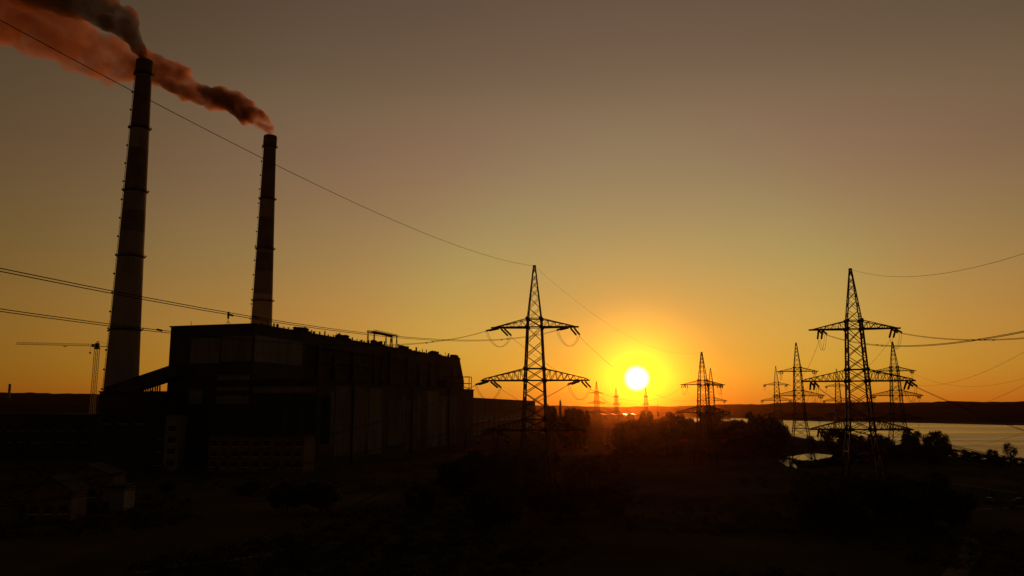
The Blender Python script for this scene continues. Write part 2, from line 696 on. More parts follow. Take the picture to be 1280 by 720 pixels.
LP = at(668, 332, 178)
L_LOC = (LP.x, LP.y, 0)
RP = at(1066, 336, 182)
R_LOC = (RP.x - .6, RP.y, 0)
M1 = at(1115.5, 428.5, 386)
M2 = at(995, 429.5, 391)
F1 = at(969.5, 459, 612)
F2 = at(1045.6, 462, 650)
G1 = at(877, 442, 345)
G2 = at(888, 461, 637)
T1 = at(745.5, 478, 940)
T2 = at(770, 487, 1240)
T3 = at(807, 486, 1250)


def gl(v, z=0.0):
    return (v.x, v.y, z)


BL = (-85, -140)
BR = (45, -60)
NP = 'tall lattice pylon '
pl, aL = pylon(L_LOC, R(-7), 'tall dark lattice pylon just left of the setting sun, rising right of the plant', (-.55, -.85), V2(L_LOC, G1), (.2, .34))
pr_, aR = pylon(R_LOC, R(-13), 'largest lattice pylon on the right, towering in front of the river', V2(R_LOC, BR), V2(R_LOC, M2), (.30, .45))
pm2, aM2 = pylon(gl(M2), R(-10), 'mid-distance lattice pylon left of the largest right-hand pylon, legs over the pond', V2(M2, R_LOC), V2(M2, F1), (.25, .25))
pm1, aM1 = pylon(gl(M1), R(-10), 'mid-distance lattice pylon showing behind the right arms of the largest right-hand pylon', (-.28, -1), V2(M1, F2), (.25, .25))
pf1, aF1 = pylon(gl(F1), R(-14), 'small far lattice pylon standing left behind the pylon whose legs cross the pond', V2(F1, M2), (.05, 1), detail=1)
pf2, aF2 = pylon(gl(F2), R(-16), 'small far lattice pylon glimpsed through the left arms of the largest right-hand pylon', V2(F2, M1), (.25, 1), detail=1)
pg1, aG1 = pylon((G1.x, G1.y, -7.8), R(6), 'slender lattice pylon right of the sun, the taller of the overlapping two', (-.4, -1), V2(G1, G2), detail=1)
pg2, aG2 = pylon(gl(G2), R(-4), 'shorter lattice pylon half hidden behind the slender one right of the sun', V2(G2, G1), (.1, 1), detail=1)
pt1, aT1 = pylon(gl(T1), R(24), 'tiny hazy pylon left of the sun, the first past the dark treetops', (-.1, -1), (.1, 1), detail=0)
pt2, aT2 = pylon(gl(T2), R(52), 'tiny hazy pylon just below and left of the sun', (-.1, -1), (.1, 1), detail=0)
pt3, aT3 = pylon(gl(T3), R(58), 'faint pylon drowned in the glare straight below the sun', (-.1, -1), (.1, 1), detail=0)

SIDE = {-1: 'left', 1: 'right'}
# left pylon, spans towards the camera
LB = {(0, -1): ((-74.1, -162.8, 59.2), 19), (0, 1): ((-77.9, -143, 57), 16.9),
      (1, -1): ((-77, -162, 44), 17), (1, 1): ((-76, -143, 43), 16), (2, -1): ((-75, -162, 33), 15), (2, 1): ((-77, -143, 32), 14)}
for (i, s), (P, sag) in LB.items():
    cable(aL[(i, s, 0)][0], P, sag, 'twin cable from the %s %s arm of the tall left pylon to the left edge' % (ARMN[i], SIDE[s]))
cable(aL['peak'], (-69.3, -126.2, 59.5), 12.4, 'single thin earth wire sloping from the tall left pylon up past both chimneys', 0, .026)
for (i, s) in LB:
    cable(aL[(i, s, 1)][0], aG1[(i, s, 0)][0], 9.5, 'twin cable from the %s %s arm of the tall left pylon toward the slender pylon' % (ARMN[i], SIDE[s]), spacer=False)
cable(aL['peak'], aG1['peak'], 7, 'single earth wire dropping from the peak of the tall left pylon toward the sun', 0, .018)
# right pylon
RB = {(0, -1): ((29.5, -66.2, 53.3), 14), (0, 1): ((56.9, -54.4, 61.1), 14.8), (1, -1): ((28, -66, 40), 15), (1, 1): ((88.4, -87.4, 26.3), 17.2),
      (2, -1): ((30, -66, 27), 13), (2, 1): ((86, -87, 16), 13)}
for (i, s), (P, sag) in RB.items():
    cable(aR[(i, s, 0)][0], P, sag, 'twin cable from the %s %s arm of the largest right pylon to the right edge' % (ARMN[i], SIDE[s]), r=.04)
cable(aR['peak'], (33.1, -54.9, 61.3), 16.6, 'single earth wire sagging from the largest right pylon to the right edge', 0, .026)
for (i, s) in RB:
    cable(aR[(i, s, 1)][0], aM2[(i, s, 0)][0], 8, 'twin cable between %s %s arms of the largest right pylon and the pond pylon' % (ARMN[i], SIDE[s]), spacer=False)
    cable(aM2[(i, s, 1)][0], aF1[(i, s, 0)][0], 8, 'twin cable between %s %s arms of the pond pylon and the one behind it' % (ARMN[i], SIDE[s]), spacer=False)
    cable(aM1[(i, s, 1)][0], aF2[(i, s, 0)][0], 9, 'twin cable receding from the %s %s arm of the pylon behind the largest pylon' % (ARMN[i], SIDE[s]), spacer=False)
    e = Vector(aM1[(i, s, 0)][0])
    z1 = {0: 54.8, 1: 47, 2: 36}[i] + (0 if s > 0 else 1)
    cable(e, (126.5 + (e.x - 191), 121.8, z1), 15, 'twin cable curving right from the %s %s arm of the pylon behind the largest' % (ARMN[i], SIDE[s]), spacer=False)
    cable(aG1[(i, s, 1)][0], aG2[(i, s, 0)][0], 9, 'twin cable between %s %s arms of the overlapping pylons right of the sun' % (ARMN[i], SIDE[s]), spacer=False)


# ------------------------------------------------------------------ chimneys
def chimney(px_base, px_top, py_top, Y, label, r_top, r_bot, rings, bands, pale_below=0):
    top = at(px_top, py_top, Y)
    Ht = top.z
    root = empty('chimney', (top.x, top.y, 0), 0, label, 'chimney', 'tall power plant chimneys')

    def rad(z):
        t = z / Ht
        return r_bot + (r_top - r_bot) * (t ** .8)
    zs = sorted(set([0, Ht] + [Ht * k / 24 for k in range(1, 24)] + [b for p in bands for b in p] + ([pale_below] if pale_below else [])))
    mb = MB()
    o = 0
    prof = [(rad(z), z) for z in zs] + [(rad(Ht) - .8, Ht), (rad(Ht) - .8, Ht - 6)]
    mb.lathe(prof, 36, cap=False)
    for i in range(len(zs) - 1):
        zm = (zs[i] + zs[i + 1]) / 2
        if any(a < zm < b for a, b in bands):
            for k in range(36):
                mb.m[i * 36 + k] = 1
        if zm < pale_below:
            for k in range(36):
                mb.m[i * 36 + k] = 2
    mb.build('shaft', [M_CONC, M_CBAND, M_CLIGHT], root, True)
    for z in rings:
        r = rad(z)
        mb = MB()
        mb.lathe([(r - .1, -.9), (r + .7, -.1), (r + 1.0, 0), (r + 1.0, .18), (r - .1, .18)], 36, (0, 0, z), cap=False)
        pl_ = mb.build('service_platform', M_DARKM, root)
        mb = MB()
        for k in range(24):
            a = 2 * math.pi * k / 24
            c, s_ = math.cos(a) * (r + .95), math.sin(a) * (r + .95)
            mb.bar((c, s_, z + .15), (c, s_, z + 1.35), .09)
        for zz in (.7, 1.3):
            pts = [((r + .95) * math.cos(2 * math.pi * k / 24), (r + .95) * math.sin(2 * math.pi * k / 24), z + zz) for k in range(25)]
            mb.tube(pts, .05, 4)
        mb.build('railing', M_DARKM, pl_)
        for k in range(4):
            a = R(20 + 90 * k)
            mb = MB()
            mb.box((-.22, -.22, 0), (.22, .22, .9), 0, Matrix.Translation((math.cos(a) * (r + 1.2), math.sin(a) * (r + 1.2), z + .2)))
            mb.build('warning_lamp', M_DARKM, pl_)
    # ladder with its cage up the left side
    mb = MB()
    a = R(196)
    for q in (-.35, .35):
        mb.tube([((rad(z) + .55) * math.cos(a) - q * math.sin(a), (rad(z) + .55) * math.sin(a) + q * math.cos(a), z) for z in [2 + (Ht - 2) * k / 20 for k in range(21)]], .07, 4)
    z = 6
    while z < Ht - 2:
        c = Vector((math.cos(a), math.sin(a), 0))
        p = c * (rad(z) + .9)
        mb.bar(c * rad(z) + Vector((0, 0, z)), p + Vector((0, 0, z)), .12)
        if int(z / 3) % 4 == 0:
            mb.box((p.x - .45, p.y - .45, z - .5), (p.x + .45, p.y + .45, z + .5))
        z += 3
    mb.build('ladder', M_DARKM, root)
    mb = MB()
    r = rad(Ht - 3.5)
    mb.lathe([(rad(Ht - 8) + .02, -8), (r + .55, -7.2), (r + .6, -.3), (r + .35, .5), (r - .7, .5), (r - .7, -1)], 36, (0, 0, Ht), cap=False)
    mb.build('crown_rim', M_CBAND, root)
    return root, Ht


H1 = at(181, 77, 498).z
ch1, _ = chimney(152, 181, 77, 498, 'nearer and taller-looking chimney at far left with dark brown smoke', 4.7, 11.3,
                 [H1 - 9, H1 - 46, H1 - 88, H1 - 130.5, H1 - 177, H1 - 217], [(H1 - 115, H1 - 101), (H1 - 88, H1 - 60), (H1 - 46, H1 - 9)])
H2 = at(338, 171, 645).z
ch2, _ = chimney(328, 338, 171, 645, 'farther chimney rising behind the plant roof with an orange smoke plume', 4.8, 11.0,
                 [H2 - 9, H2 - 54, H2 - 96, H2 - 139, H2 - 185, H2 - 220], [(H2 - 115, H2 - 100), (H2 - 96, H2 - 70), (H2 - 54, H2 - 9)], H2 - 134)


def far_stack():
    p = at(12.5, 480, 2400)
    root = empty('small_chimney', (p.x, p.y, 0), 0, 'short thick stack poking above the hill at the far left edge', 'chimney')
    mb = MB()
    mb.lathe([(4.6, 0), (3.3, p.z), (2.6, p.z), (2.6, p.z - 4)], 16, cap=False)
    mb.build('shaft', M_CONC, root)
    mb = MB()
    mb.lathe([(3.4, p.z - 3), (3.9, p.z - 2.6), (3.9, p.z - .4), (3.35, p.z - .2)], 16, cap=False)
    mb.build('rim', M_CBAND, root)


far_stack()


# ------------------------------------------------------------------ tower crane
def crane():
    Y = 600
    top = at(121.5, 433, Y)
    root = empty('tower_crane', (top.x, top.y, 0), 0, 'slim tower crane with a long level jib left of the big chimney', 'crane')
    z1 = top.z
    w = .95

    def lattice(mb, p0, p1, w, n, th, th2, axis):
        p0, p1 = Vector(p0), Vector(p1)
        if axis == 'z':
            cs = [Vector((a * w, b * w, 0)) for a, b in ((-1, -1), (1, -1), (1, 1), (-1, 1))]
        else:
            cs = [Vector((0, -w, 0)), Vector((0, w, 0)), Vector((0, 0, w * 1.9))]
        m = len(cs)
        for c in cs:
            mb.bar(p0 + c, p1 + c, th)
        for k in range(n):
            a, b = p0.lerp(p1, k / n), p0.lerp(p1, (k + 1) / n)
            for i in range(m):
                c, d = cs[i], cs[(i + 1) % m]
                mb.bar(a + c, b + d, th2)
                mb.bar(a + c, a + d, th2)
    mb = MB()
    lattice(mb, (0, 0, 0), (0, 0, z1 - 2), 1.3, 17, .3, .08, 'z')
    mb.box((-3, -3, -.2), (3, 3, .8))
    mb.build('mast', M_YEL, root)
    mb = MB()
    mb.box((-1.6, -1.6, z1 - 2), (1.6, 1.6, z1 - .9))
    mb.box((-1.2, -1.2, z1 - .9), (1.2, 1.2, z1 + 2.4))
    mb.bar((-1.0, 0, z1 + 2), (.2, 0, z1 + 4.0), .4)
    mb.bar((1.0, 0, z1 + 2), (.2, 0, z1 + 4.0), .4)
    mb.build('slewing_unit', M_DARKM, root)
    mb = MB()
    mb.box((-2.8, -2.9, z1 - .6), (-1.25, -1.3, z1 + 1.6))
    mb.build('operator_cab', M_GLASS, root)
    mb = MB()
    lattice(mb, (-1.2, 0, z1 + .2), (-61, 0, z1 + 1.6), .8, 34, .16, .07, 'x')
    mb.build('jib', M_YEL, root)
    mb = MB()
    for q in (-.8, .8):
        mb.bar((1.2, q, z1), (15, q, z1), .35)
    for k in range(8):
        mb.bar((1.5 + 1.7 * k, -.8, z1), (3.2 + 1.7 * k, .8, z1), .15)
    mb.tube([(.2, 0, z1 + 4), (13, 0, z1 + .3)], .09, 4)
    mb.build('counter_jib', M_YEL, root)
    mb = MB()
    mb.box((11.5, -1.2, z1 - 2.4), (14.5, 1.2, z1 - .2))
    mb.build('counterweight', M_CONC, root)
    mb = MB()
    mb.box((-25, -.7, z1 - .2), (-23.3, .7, z1 + .3))
    t = mb.build('trolley', M_DARKM, root)
    mb = MB()
    mb.tube([(-5, -.2, z1), (-5, -.2, z1 - 4.2)], .05, 4)
    mb.tube([(-5, .2, z1), (-5, .2, z1 - 4.2)], .05, 4)
    mb.lathe([(.15, 0), (.7, -.35), (.7, -1.0), (.2, -1.5)], 8, (-5, 0, z1 - 4.1))
    mb.build('hook_block', M_DARKM, root)


crane()


# ------------------------------------------------------------------ the power plant
AZ = R(16.4)
c0 = at(318, 405.5, 341)
BH = c0.z                                   # boiler house height
PM = Matrix.Translation((c0.x, c0.y, 0)) @ Matrix.Rotation(-AZ, 4, 'Z')   # local +Y along the long side, +X out of it
PMI = PM.inverted()


def plant():
    root = empty('power_plant', (c0.x, c0.y, 0), -AZ, 'huge dark power plant block with flat roofs below the two chimneys', 'power plant')
    # length of the boiler house so that its far end falls at the right place
    best = min(range(120, 420), key=lambda L: abs(proj_x(PM @ Vector((0, L, BH))) - 575))
    LB_ = float(best)
    W = min([w / 4 for w in range(80, 320)], key=lambda w: abs(proj_x(PM @ Vector((-w, 0, BH))) - 213.5))
    hh = at(592, 487, 520)
    HX = (PMI @ Vector((hh.x, hh.y, 0))).x            # turbine hall width
    HL = (PMI @ Vector((hh.x, hh.y, 0))).y
    TH_ = at(592, 487, 520).z
    # boiler house shell
    mb = MB()
    mb.box((-W, 0, 0), (0, LB_, BH))
    # sloping far end
    y0, y1 = LB_, LB_ + 9
    mb.add([(-W, y0, 0), (0, y0, 0), (0, y1, 0), (-W, y1, 0), (-W, y0 + .01, BH - 1), (0, y0 + .01, BH - 1), (0, y1, TH_ + 8), (-W, y1, TH_ + 8)],
           [(4, 5, 6, 7), (1, 2, 6, 5), (2, 3, 7, 6), (3, 0, 4, 7)])
    mb.build('boiler_house', M_WALLD, root)
    mb = MB()
    mb.box((.02, 0.03, 0), (HX, HL, TH_ - .6))
    mb.build('turbine_hall', M_WALLD, root)
    mb = MB()
    mb.box((-W - .5, -.5, BH + .003), (.5, LB_ + .3, BH + .5))
    rf = mb.build('boiler_roof', M_ROOF, root)
    mb = MB()
    mb.box((.53, -.45, TH_ - .6 + .003), (HX + .5, HL + .5, TH_))
    rf2 = mb.build('hall_roof', M_ROOF, root)
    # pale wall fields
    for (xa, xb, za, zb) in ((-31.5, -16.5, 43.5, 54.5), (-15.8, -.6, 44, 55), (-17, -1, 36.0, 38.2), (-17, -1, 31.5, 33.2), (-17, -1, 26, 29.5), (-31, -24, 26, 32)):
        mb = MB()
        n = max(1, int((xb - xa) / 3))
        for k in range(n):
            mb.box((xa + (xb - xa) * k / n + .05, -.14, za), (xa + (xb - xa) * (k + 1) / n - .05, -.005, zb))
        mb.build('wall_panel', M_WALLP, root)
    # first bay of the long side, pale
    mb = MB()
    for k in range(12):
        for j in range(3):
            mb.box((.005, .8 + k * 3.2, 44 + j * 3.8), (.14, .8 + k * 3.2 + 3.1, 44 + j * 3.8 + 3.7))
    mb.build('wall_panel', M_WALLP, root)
    # ducts and a ladder on the long side above the hall
    r = random.Random(12)
    y = 52
    while y < LB_ - 12:
        mb = MB()
        z1 = BH - r.uniform(2, 9)
        mb.box((.02, y, TH_ + .02), (r.uniform(.8, 1.8), y + r.uniform(1.2, 3.2), z1))
        mb.build('wall_duct', r.choice((M_WALLD, M_DARKM)), root)
        y += r.uniform(9, 26)
    mb = MB()
    for z in (BH - 6, BH - 13):
        mb.tube([(.6, 44, z), (.6, LB_ - 3, z - .6)], .35, 8)
        for k in range(12):
            yy = 46 + k * (LB_ - 52) / 11
            mb.box((0.01, yy - .15, z - .75), (.8, yy + .15, z - .1))
    mb.build('steam_pipe', M_DARKM, root)
    # turbine hall: pale panels between tall glazing strips, long side and end
    y = 2.0
    shades = [mat('wall_panel_shade_%d' % q, c_, .9, 0, .35, .15, .15, stretch=(1, 1, .35)) for q, c_ in enumerate(((.20, .165, .135), (.13, .105, .085), (.08, .066, .055), (.16, .12, .09)))]
    while y < HL - 14:
        w_ = r.uniform(6, 19)
        w_ = min(w_, HL - 5 - y)
        zt = TH_ - r.choice((2.4, 2.6, 5.2, 8))
        zb = r.choice((3, 3, 6, 11))
        mb = MB()
        mb.box((HX + .005, y, zb), (HX + .18, y + w_, zt))
        k = 1
        while k * 3.0 < w_:
            mb.box((HX + .17, y + k * 3.0 - .06, zb + .1), (HX + .24, y + k * 3.0 + .06, zt - .1))
            k += 1
        mb.build('wall_panel', r.choice(shades), root)
        y += w_ + .5
        if r.random() < .6 and y < HL - 9:
            g = r.uniform(2.4, 6)
            mb = MB()
            mb.box((HX + .005, y, 8), (HX + .1, y + g, TH_ - 5))
            for q in range(1, 8):
                zz = 8 + (TH_ - 13) * q / 8
                mb.box((HX + .09, y, zz - .06), (HX + .16, y + g, zz + .06), 1)
            mb.build('window', [M_GLASS, M_DARKM], root)
            y += g + .5
    mb = MB()
    for yy in (30.0, 96.0, 150.0):
        mb.tube([(HX + .7, yy, .2), (HX + .7, yy, TH_ - 1), (HX - 1.5, yy, TH_ + 1.2)], .4, 8)
        mb.box((HX + .02, yy - .2, 12), (HX + .9, yy + .2, 12.3))
    mb.build('downpipe', M_DARKM, root)
    for x in range(5):
        mb = MB()
        mb.box((3 + x * 7.6, -.12, 10), (7.5 + x * 7.6, .025, TH_ - 7))
        mb.build('window', M_GLASS, root)
    mb = MB()
    mb.box((1, -.16, TH_ - 5.6), (HX - .5, .025, TH_ - 3.2))
    mb.build('wall_panel', M_WALLP, root)
    mb = MB()
    mb.box((HX * .5 - 3, -.2, 0), (HX * .5 + 3, .025, 6.5))
    mb.build('loading_door', M_DARKM, root)
    # parapet posts and little vents along the roof edge
    mb = MB()
    r = random.Random(3)
    y = 6.0
    while y < LB_ - 2:
        h = r.choice((.6, .9, 1.2, 1.6, 2.3))
        w_ = r.choice((.25, .35, .5, .8))
        mb = MB()
        mb.box((-.3 - w_, y, BH + .5), (-.3, y + w_, BH + .5 + h))
        if r.random() < .35:
            mb.box((-.55 - w_, y - .15, BH + .47 + h), (-.05, y + w_ + .15, BH + .75 + h))
        mb.build('parapet_post', M_DARKM, root)
        y += r.uniform(2.2, 5.5)
    mb = MB()
    mb.tube([(-.4, 4, BH + 1.0), (-.4, LB_ - 2, BH + 1.0)], .05, 4)
    mb.build('roof_railing', M_DARKM, root)
    # smoke-vent groups on the roof, evenly spaced
    for px in (380, 430.5, 473.5, 507, 545, 570):
        y = min(range(0, 400), key=lambda q: abs(proj_x(PM @ Vector((-2, q, BH))) - px))
        vt = MB()
        vt.box((-6.5, y - 6, BH + .52), (-1.2, y + 6, BH + 1.5))
        v = vt.build('roof_vent', M_DARKM, root)
        mb = MB()
        for q in range(10):
            yy = y - 5.4 + q * 1.2 + r.uniform(-.3, .3)
            hh_ = r.uniform(.3, 1.1)
            mb.lathe([(.85, 0), (.85, hh_), (1.25, hh_ + .05), (1.0, hh_ + .55), (.2, hh_ + .8)], 8, (-2.6 - (q % 2) * 1.6, yy, BH + 1.5))
        mb.build('vent_cowl', M_DARKM, v)
    # gantry frame on the roof
    def ry(px):
        return min(range(0, 400), key=lambda q: abs(proj_x(PM @ Vector((-6, q, BH))) - px))
    ya, yb = ry(465), ry(492.5)
    zb = at(478, 417.5, (PM @ Vector((-6, (ya + yb) / 2, 0))).y).z
    mb = MB()
    for x in (-8.5, -4.5):
        mb.bar((x, ya - 1, zb), (x, yb + 1, zb), .7)
        mb.bar((x, ya - 1, zb + .9), (x, yb + 1, zb + .9), .25)
    for k in range(9):
        yy = ya + (yb - ya) * k / 8
        mb.bar((-8.5, yy, zb), (-4.5, yy, zb), .3)
        mb.bar((-4.5, yy, zb), (-4.5, yy + (yb - ya) / 8 * .98, zb + .9), .16)
    g = mb.build('gantry_frame', M_DARKM, root)
    for yy in (ya, ya + (yb - ya) * .78, yb):
        for x, x2 in ((-8.5, -8.5), (-4.5, -4.5)):
            mb = MB()
            mb.bar((x, yy, zb), (x2 - .0, yy - 1.3, BH + .5), .32)
            mb.bar((x, yy, zb), (x2 + .0, yy + 1.3, BH + .5), .32)
            mb.bar((x, yy - .7, BH + (zb - BH) * .5), (x, yy + .7, BH + (zb - BH) * .5), .18)
            mb.build('leg', M_DARKM, g)
    # aerial mast with guys, and a small rod
    q = PMI @ at(281, 405.5, 352)
    mb = MB()
    mb.tube([(q.x, 8, BH + .5), (q.x, 8, BH + 4.2)], .14, 6)
    mb.tube([(q.x, 8, BH + 4), (q.x, 8, BH + 7.0)], .45, 8)
    am = mb.build('aerial_mast', M_DARKM, root)
    mb = MB()
    for dx, dy in ((-2.6, 0), (2.6, 0), (0, 2.6)):
        mb.tube([(q.x, 8, BH + 3), (q.x + dx, 8 + dy, BH + .5)], .05, 4)
    mb.build('guy_wire', M_WIRE, am)
    mb = MB()
    q = PMI @ at(224, 405, 345)
    mb.tube([(q.x, 2, BH + .5), (q.x, 2, BH + 2.6)], .11, 5)
    mb.build('lightning_rod', M_DARKM, root)
    # stair frame at the far end, on the hall roof
    mb = MB()
    xe = HX * .55
    for x in (xe - 4, xe + 1.5, HX - 1.0):
        for y in (HL - 6, HL - 1.5):
            mb.bar((x, y, TH_), (x, y, TH_ + 8), .35)
    for y in (HL - 6, HL - 1.5):
        for z in (TH_ + 3.8, TH_ + 8):
            mb.bar((xe - 4.2, y, z), (HX - .8, y, z), .4)
        mb.bar((xe + 1.5, y, TH_ + 4), (HX - 1, y, TH_ + .3), .2)
    mb.box((xe - 9, HL - 6, TH_ + .01), (xe - 2, HL - 2, TH_ + 6))
    mb.build('stair_frame', M_DARKM, root)


def proj_x(p):
    d = CT * p.y + ST * (p.z - H)
    return 640 + F * p.x / d


plant()


def gallery():
    """inclined coal conveyor gallery climbing into the left end of the plant"""
    a = at(207, 468.5, 352)
    b = at(138, 491.5, 366)
    root = empty('conveyor_gallery', (a.x, a.y, 0), 0, 'sloping dark conveyor gallery climbing into the left end of the plant', 'conveyor')
    o = Vector((a.x, a.y, 0))
    d = (b - a)
    L = d.length
    d.normalize()
    Mx = Matrix.Translation(a - o) @ d.to_track_quat('X', 'Z').to_matrix().to_4x4()
    mb = MB()
    mb.box((-9, -2.6, -3.0), (L, 2.6, 2.2), 0, Mx)
    mb.build('gallery_body', M_WALLD, root)
    mb = MB()
    mb.box((-9, -2.9, 2.22), (L, 2.9, 2.6), 0, Mx)
    mb.build('gallery_roof', M_ROOF, root)
    mb = MB()
    for k in range(9):
        mb.box((k * L / 9 + .6, -2.72, -.4), (k * L / 9 + 2.4, -2.603, .9), 0, Mx)
    mb.build('window_row', M_GLASS, root)
    for t in (.15, .32, .62, .9):
        p = (a - o).lerp(b - o, t)
        mb = MB()
        for s in (-1, 1):
            mb.bar((p.x - .5, p.y + s * 2.2, p.z - 2.9), (p.x - 1.2, p.y + s * 3.6, 0), .5)
            mb.bar((p.x + .5, p.y + s * 2.2, p.z - 2.9), (p.x + 1.2, p.y + s * 3.6, 0), .5)
        mb.bar((p.x, p.y - 3, p.z * .45), (p.x, p.y + 3, p.z * .45), .3)
        mb.build('trestle', M_DARKM, root)
    for t in (.2, .55):
        p0, p1 = (a - o).lerp(b - o, t), (a - o).lerp(b - o, t + .3)
        mb = MB()
        mb.bar((p0.x, p0.y, p0.z - 3), (p1.x, p1.y, 12), .25)
        mb.build('brace', M_DARKM, root)


gallery()


# ------------------------------------------------------------------ lower buildings
def block(name, label, cat, p, size, rz=0, wall=None, rows=0, cols=0, pitched=0.0, rowh=3.4, door=True, z0=2.0, sheet=None, wcol=None, group=None):
    """a building with roof, window openings on the side towards -Y and a door"""
    wall = wall or M_WALLD
    w, d, h = size
    root = empty(name, (p[0], p[1], 0), rz, label, cat, group)
    mb = MB()
    mb.box((-w / 2, 0, 0), (w / 2, d, h))
    if pitched:
        mb.add([(-w / 2, .01, h), (w / 2, .01, h), (0, .01, h + pitched)], [(0, 1, 2)])
        mb.add([(-w / 2, d - .01, h), (w / 2, d - .01, h), (0, d - .01, h + pitched)], [(1, 0, 2)])
    mb.build('wall', wall, root)
    mb = MB()
    if pitched:
        e = .5
        k = pitched / (w / 2)
        for s in (-1, 1):
            x = s * (w / 2 + e)
            zz = h - k * e
            mb.add([(x, -e, zz + .03), (0, -e, h + pitched + .03), (0, d + e, h + pitched + .03), (x, d + e, zz + .03),
                    (x, -e, zz + .25), (0, -e, h + pitched + .25), (0, d + e, h + pitched + .25), (x, d + e, zz + .25)],
                   [(0, 1, 2, 3), (4, 5, 6, 7), (0, 1, 5, 4), (1, 2, 6, 5), (2, 3, 7, 6), (3, 0, 4, 7)])
    else:
        mb.box((-w / 2 - .4, -.4, h + .003), (w / 2 + .4, d + .4, h + .5))
    mb.build('roof', sheet or M_ROOF, root)
    for i in range(rows):
        for j in range(cols):
            cw = w / cols
            x0 = -w / 2 + cw * (j + .22)
            x1 = -w / 2 + cw * (j + .78)
            zz = z0 + i * rowh
            mb = MB()
            mb.box((x0, -.05, zz), (x1, -.004, zz + rowh * .5))
            wi = mb.build('window', M_GLASS, root)
            mb = MB()
            mb.box((x0 - .1, -.16, zz - .16), (x1 + .1, -.004, zz - .01))
            mb.build('sill', M_PAINT, wi)
    if door:
        mb = MB()
        mb.box((-w * .44, -.08, 0), (-w * .44 + 1.2 + w * .02, -.004, 2.2))
        mb.build('door', M_DARKM, root)
    return root


p = ground_at(340, 582)
block('office_building', 'pale low office block with rows of windows at the foot of the plant', 'building', (-98, 312), (38, 12, 13.5), R(-6), M_BRICK, 3, 9, rowh=3.9)
p = at(215, 540, 318)
block('transfer_tower', 'narrow pale tower block standing left of the plant end wall', 'building', (p.x, 318), (5.4, 7, 21.5), 0, M_WALLP, 4, 1, rowh=4.4)
p = at(199, 540, 322)
block('stair_tower', 'slim grey annex pressed against the pale tower block', 'building', (p.x, 322.5), (4.6, 6, 20.5), 0, M_WALLD, 3, 1, rowh=5)
p = at(85, 520, 395)
block('storage_hall', 'long low hall with pale bands left of the chimney base', 'building', (p.x, 395), (96, 26, 21), R(2), M_WALLD, 2, 16, rowh=5.5, z0=8)
p = at(166, 490.5, 330)
block('coal_store', 'dark flat block under the sloping conveyor gallery', 'building', (p.x, 330), (27, 14, p.z), 0, M_WALLD, 1, 4, rowh=5, z0=18)
p = at(62, 620, 178)
block('brick_house', 'small brick house with pitched roof in the dark lower left', 'house', (p.x, 178), (9, 9, 6.2), R(8), M_BRICK, 1, 3, 3.2, z0=1.6)
p = at(108, 590, 205)
block('brick_annex', 'larger brick outbuilding just behind the small brick house', 'house', (p.x, 205), (13, 9, 7.4), R(8), M_BRICK, 1, 4, 2.6, z0=2.2)
p = at(143, 600, 196)
block('garage', 'pale little garage right of the brick outbuilding', 'garage', (p.x, 196), (5, 7, 5.4), R(5), M_WALLP, 0, 0, 0)
# long hall right of the plant
a, b = at(598, 497.2, 600), at(654, 503, 770)
dv = Vector((b.x - a.x, b.y - a.y, 0))
root = block('workshop_hall', 'long flat-roofed hall stretching from the plant to the pylon beside the sun', 'building', (0, 0), (dv.length * 1.5, 40, 31.5), 0, M_WALLD, 2, 14, rowh=9, z0=6)
an_ = math.atan2(dv.y, dv.x)
root.rotation_euler = (0, 0, an_)
root.location = (a.x + dv.x * .62, a.y + dv.y * .62, 0)
# sheds whose sheet roofs catch the low light
for (px, py, Y, w, d, h, pit, rz, lab) in (
        (750, 517, 1900, 17, 60, 10, 2.6, -14, 'far warehouse with a gleaming sheet roof, leftmost of the row left of the sun'),
        (763, 517, 1900, 17, 60, 10, 2.6, -14, 'far warehouse with a dull gleaming roof, second of the row left of the sun'),
        (777, 517, 1900, 18, 60, 10, 2.6, -14, 'far warehouse with the brightest roof of the row below the sun'),
        (788, 516.5, 1900, 18, 60, 10, 2.6, -14, 'far warehouse ending the row, right below the sun')):
    p = at(px, py, Y)
    block('warehouse', lab, 'warehouse', (p.x, Y), (w, d, h), R(rz), M_WALLD, 0, 0, pit, sheet=M_SHEET, group='warehouses with gleaming roofs')
for (px, Y, w, d, h, pit, rz, lab) in ((801, 590, 11, 60, 6.2, 2.4, -14, 'long shed with a glinting roof edge below the sun, the nearer one'),
                                       (814, 700, 13, 110, 6.4, 2.6, -14, 'longer shed with a glinting roof edge, behind the nearer shed below the sun')):
    p = at(px, 530, Y)
    block('long_shed', lab, 'shed', (p.x, Y), (w, d, h), R(rz), M_WALLD, 0, 0, pit, sheet=M_SHEET)
p = at(909, 520, 2050)
block('lodge', 'tiny pale lodge on the far shore right of the overlapping pylons', 'house', (p.x - 15, 1990), (16, 12, 9), 0, M_PAINT, 1, 3, 5, z0=3)
p = at(688, 527, 620)
block('pump_house', 'small hut with a reddish glinting roof left of the sun', 'hut', (p.x, 620), (6, 5, 7.5), R(10), M_WALLD, 1, 2, 1.6, sheet=M_SHEET, z0=2)

# slim mast right of the sun
p = at(822, 505, 900)
root = empty('slim_mast', (p.x, p.y, 0), 0, 'thin lone mast standing just right of the sun', 'mast')
mb = MB()
mb.tube([(0, 0, 0), (0, 0, p.z)], [.5, .22], 8)
mb.build('pole', M_STEEL, root)
mb = MB()
for z in (p.z - 10, p.z - 12.5):
    mb.box((-1.3, -.5, z), (1.3, .5, z + 1.1))
mb.build('lamp_bracket', M_DARKM, root)


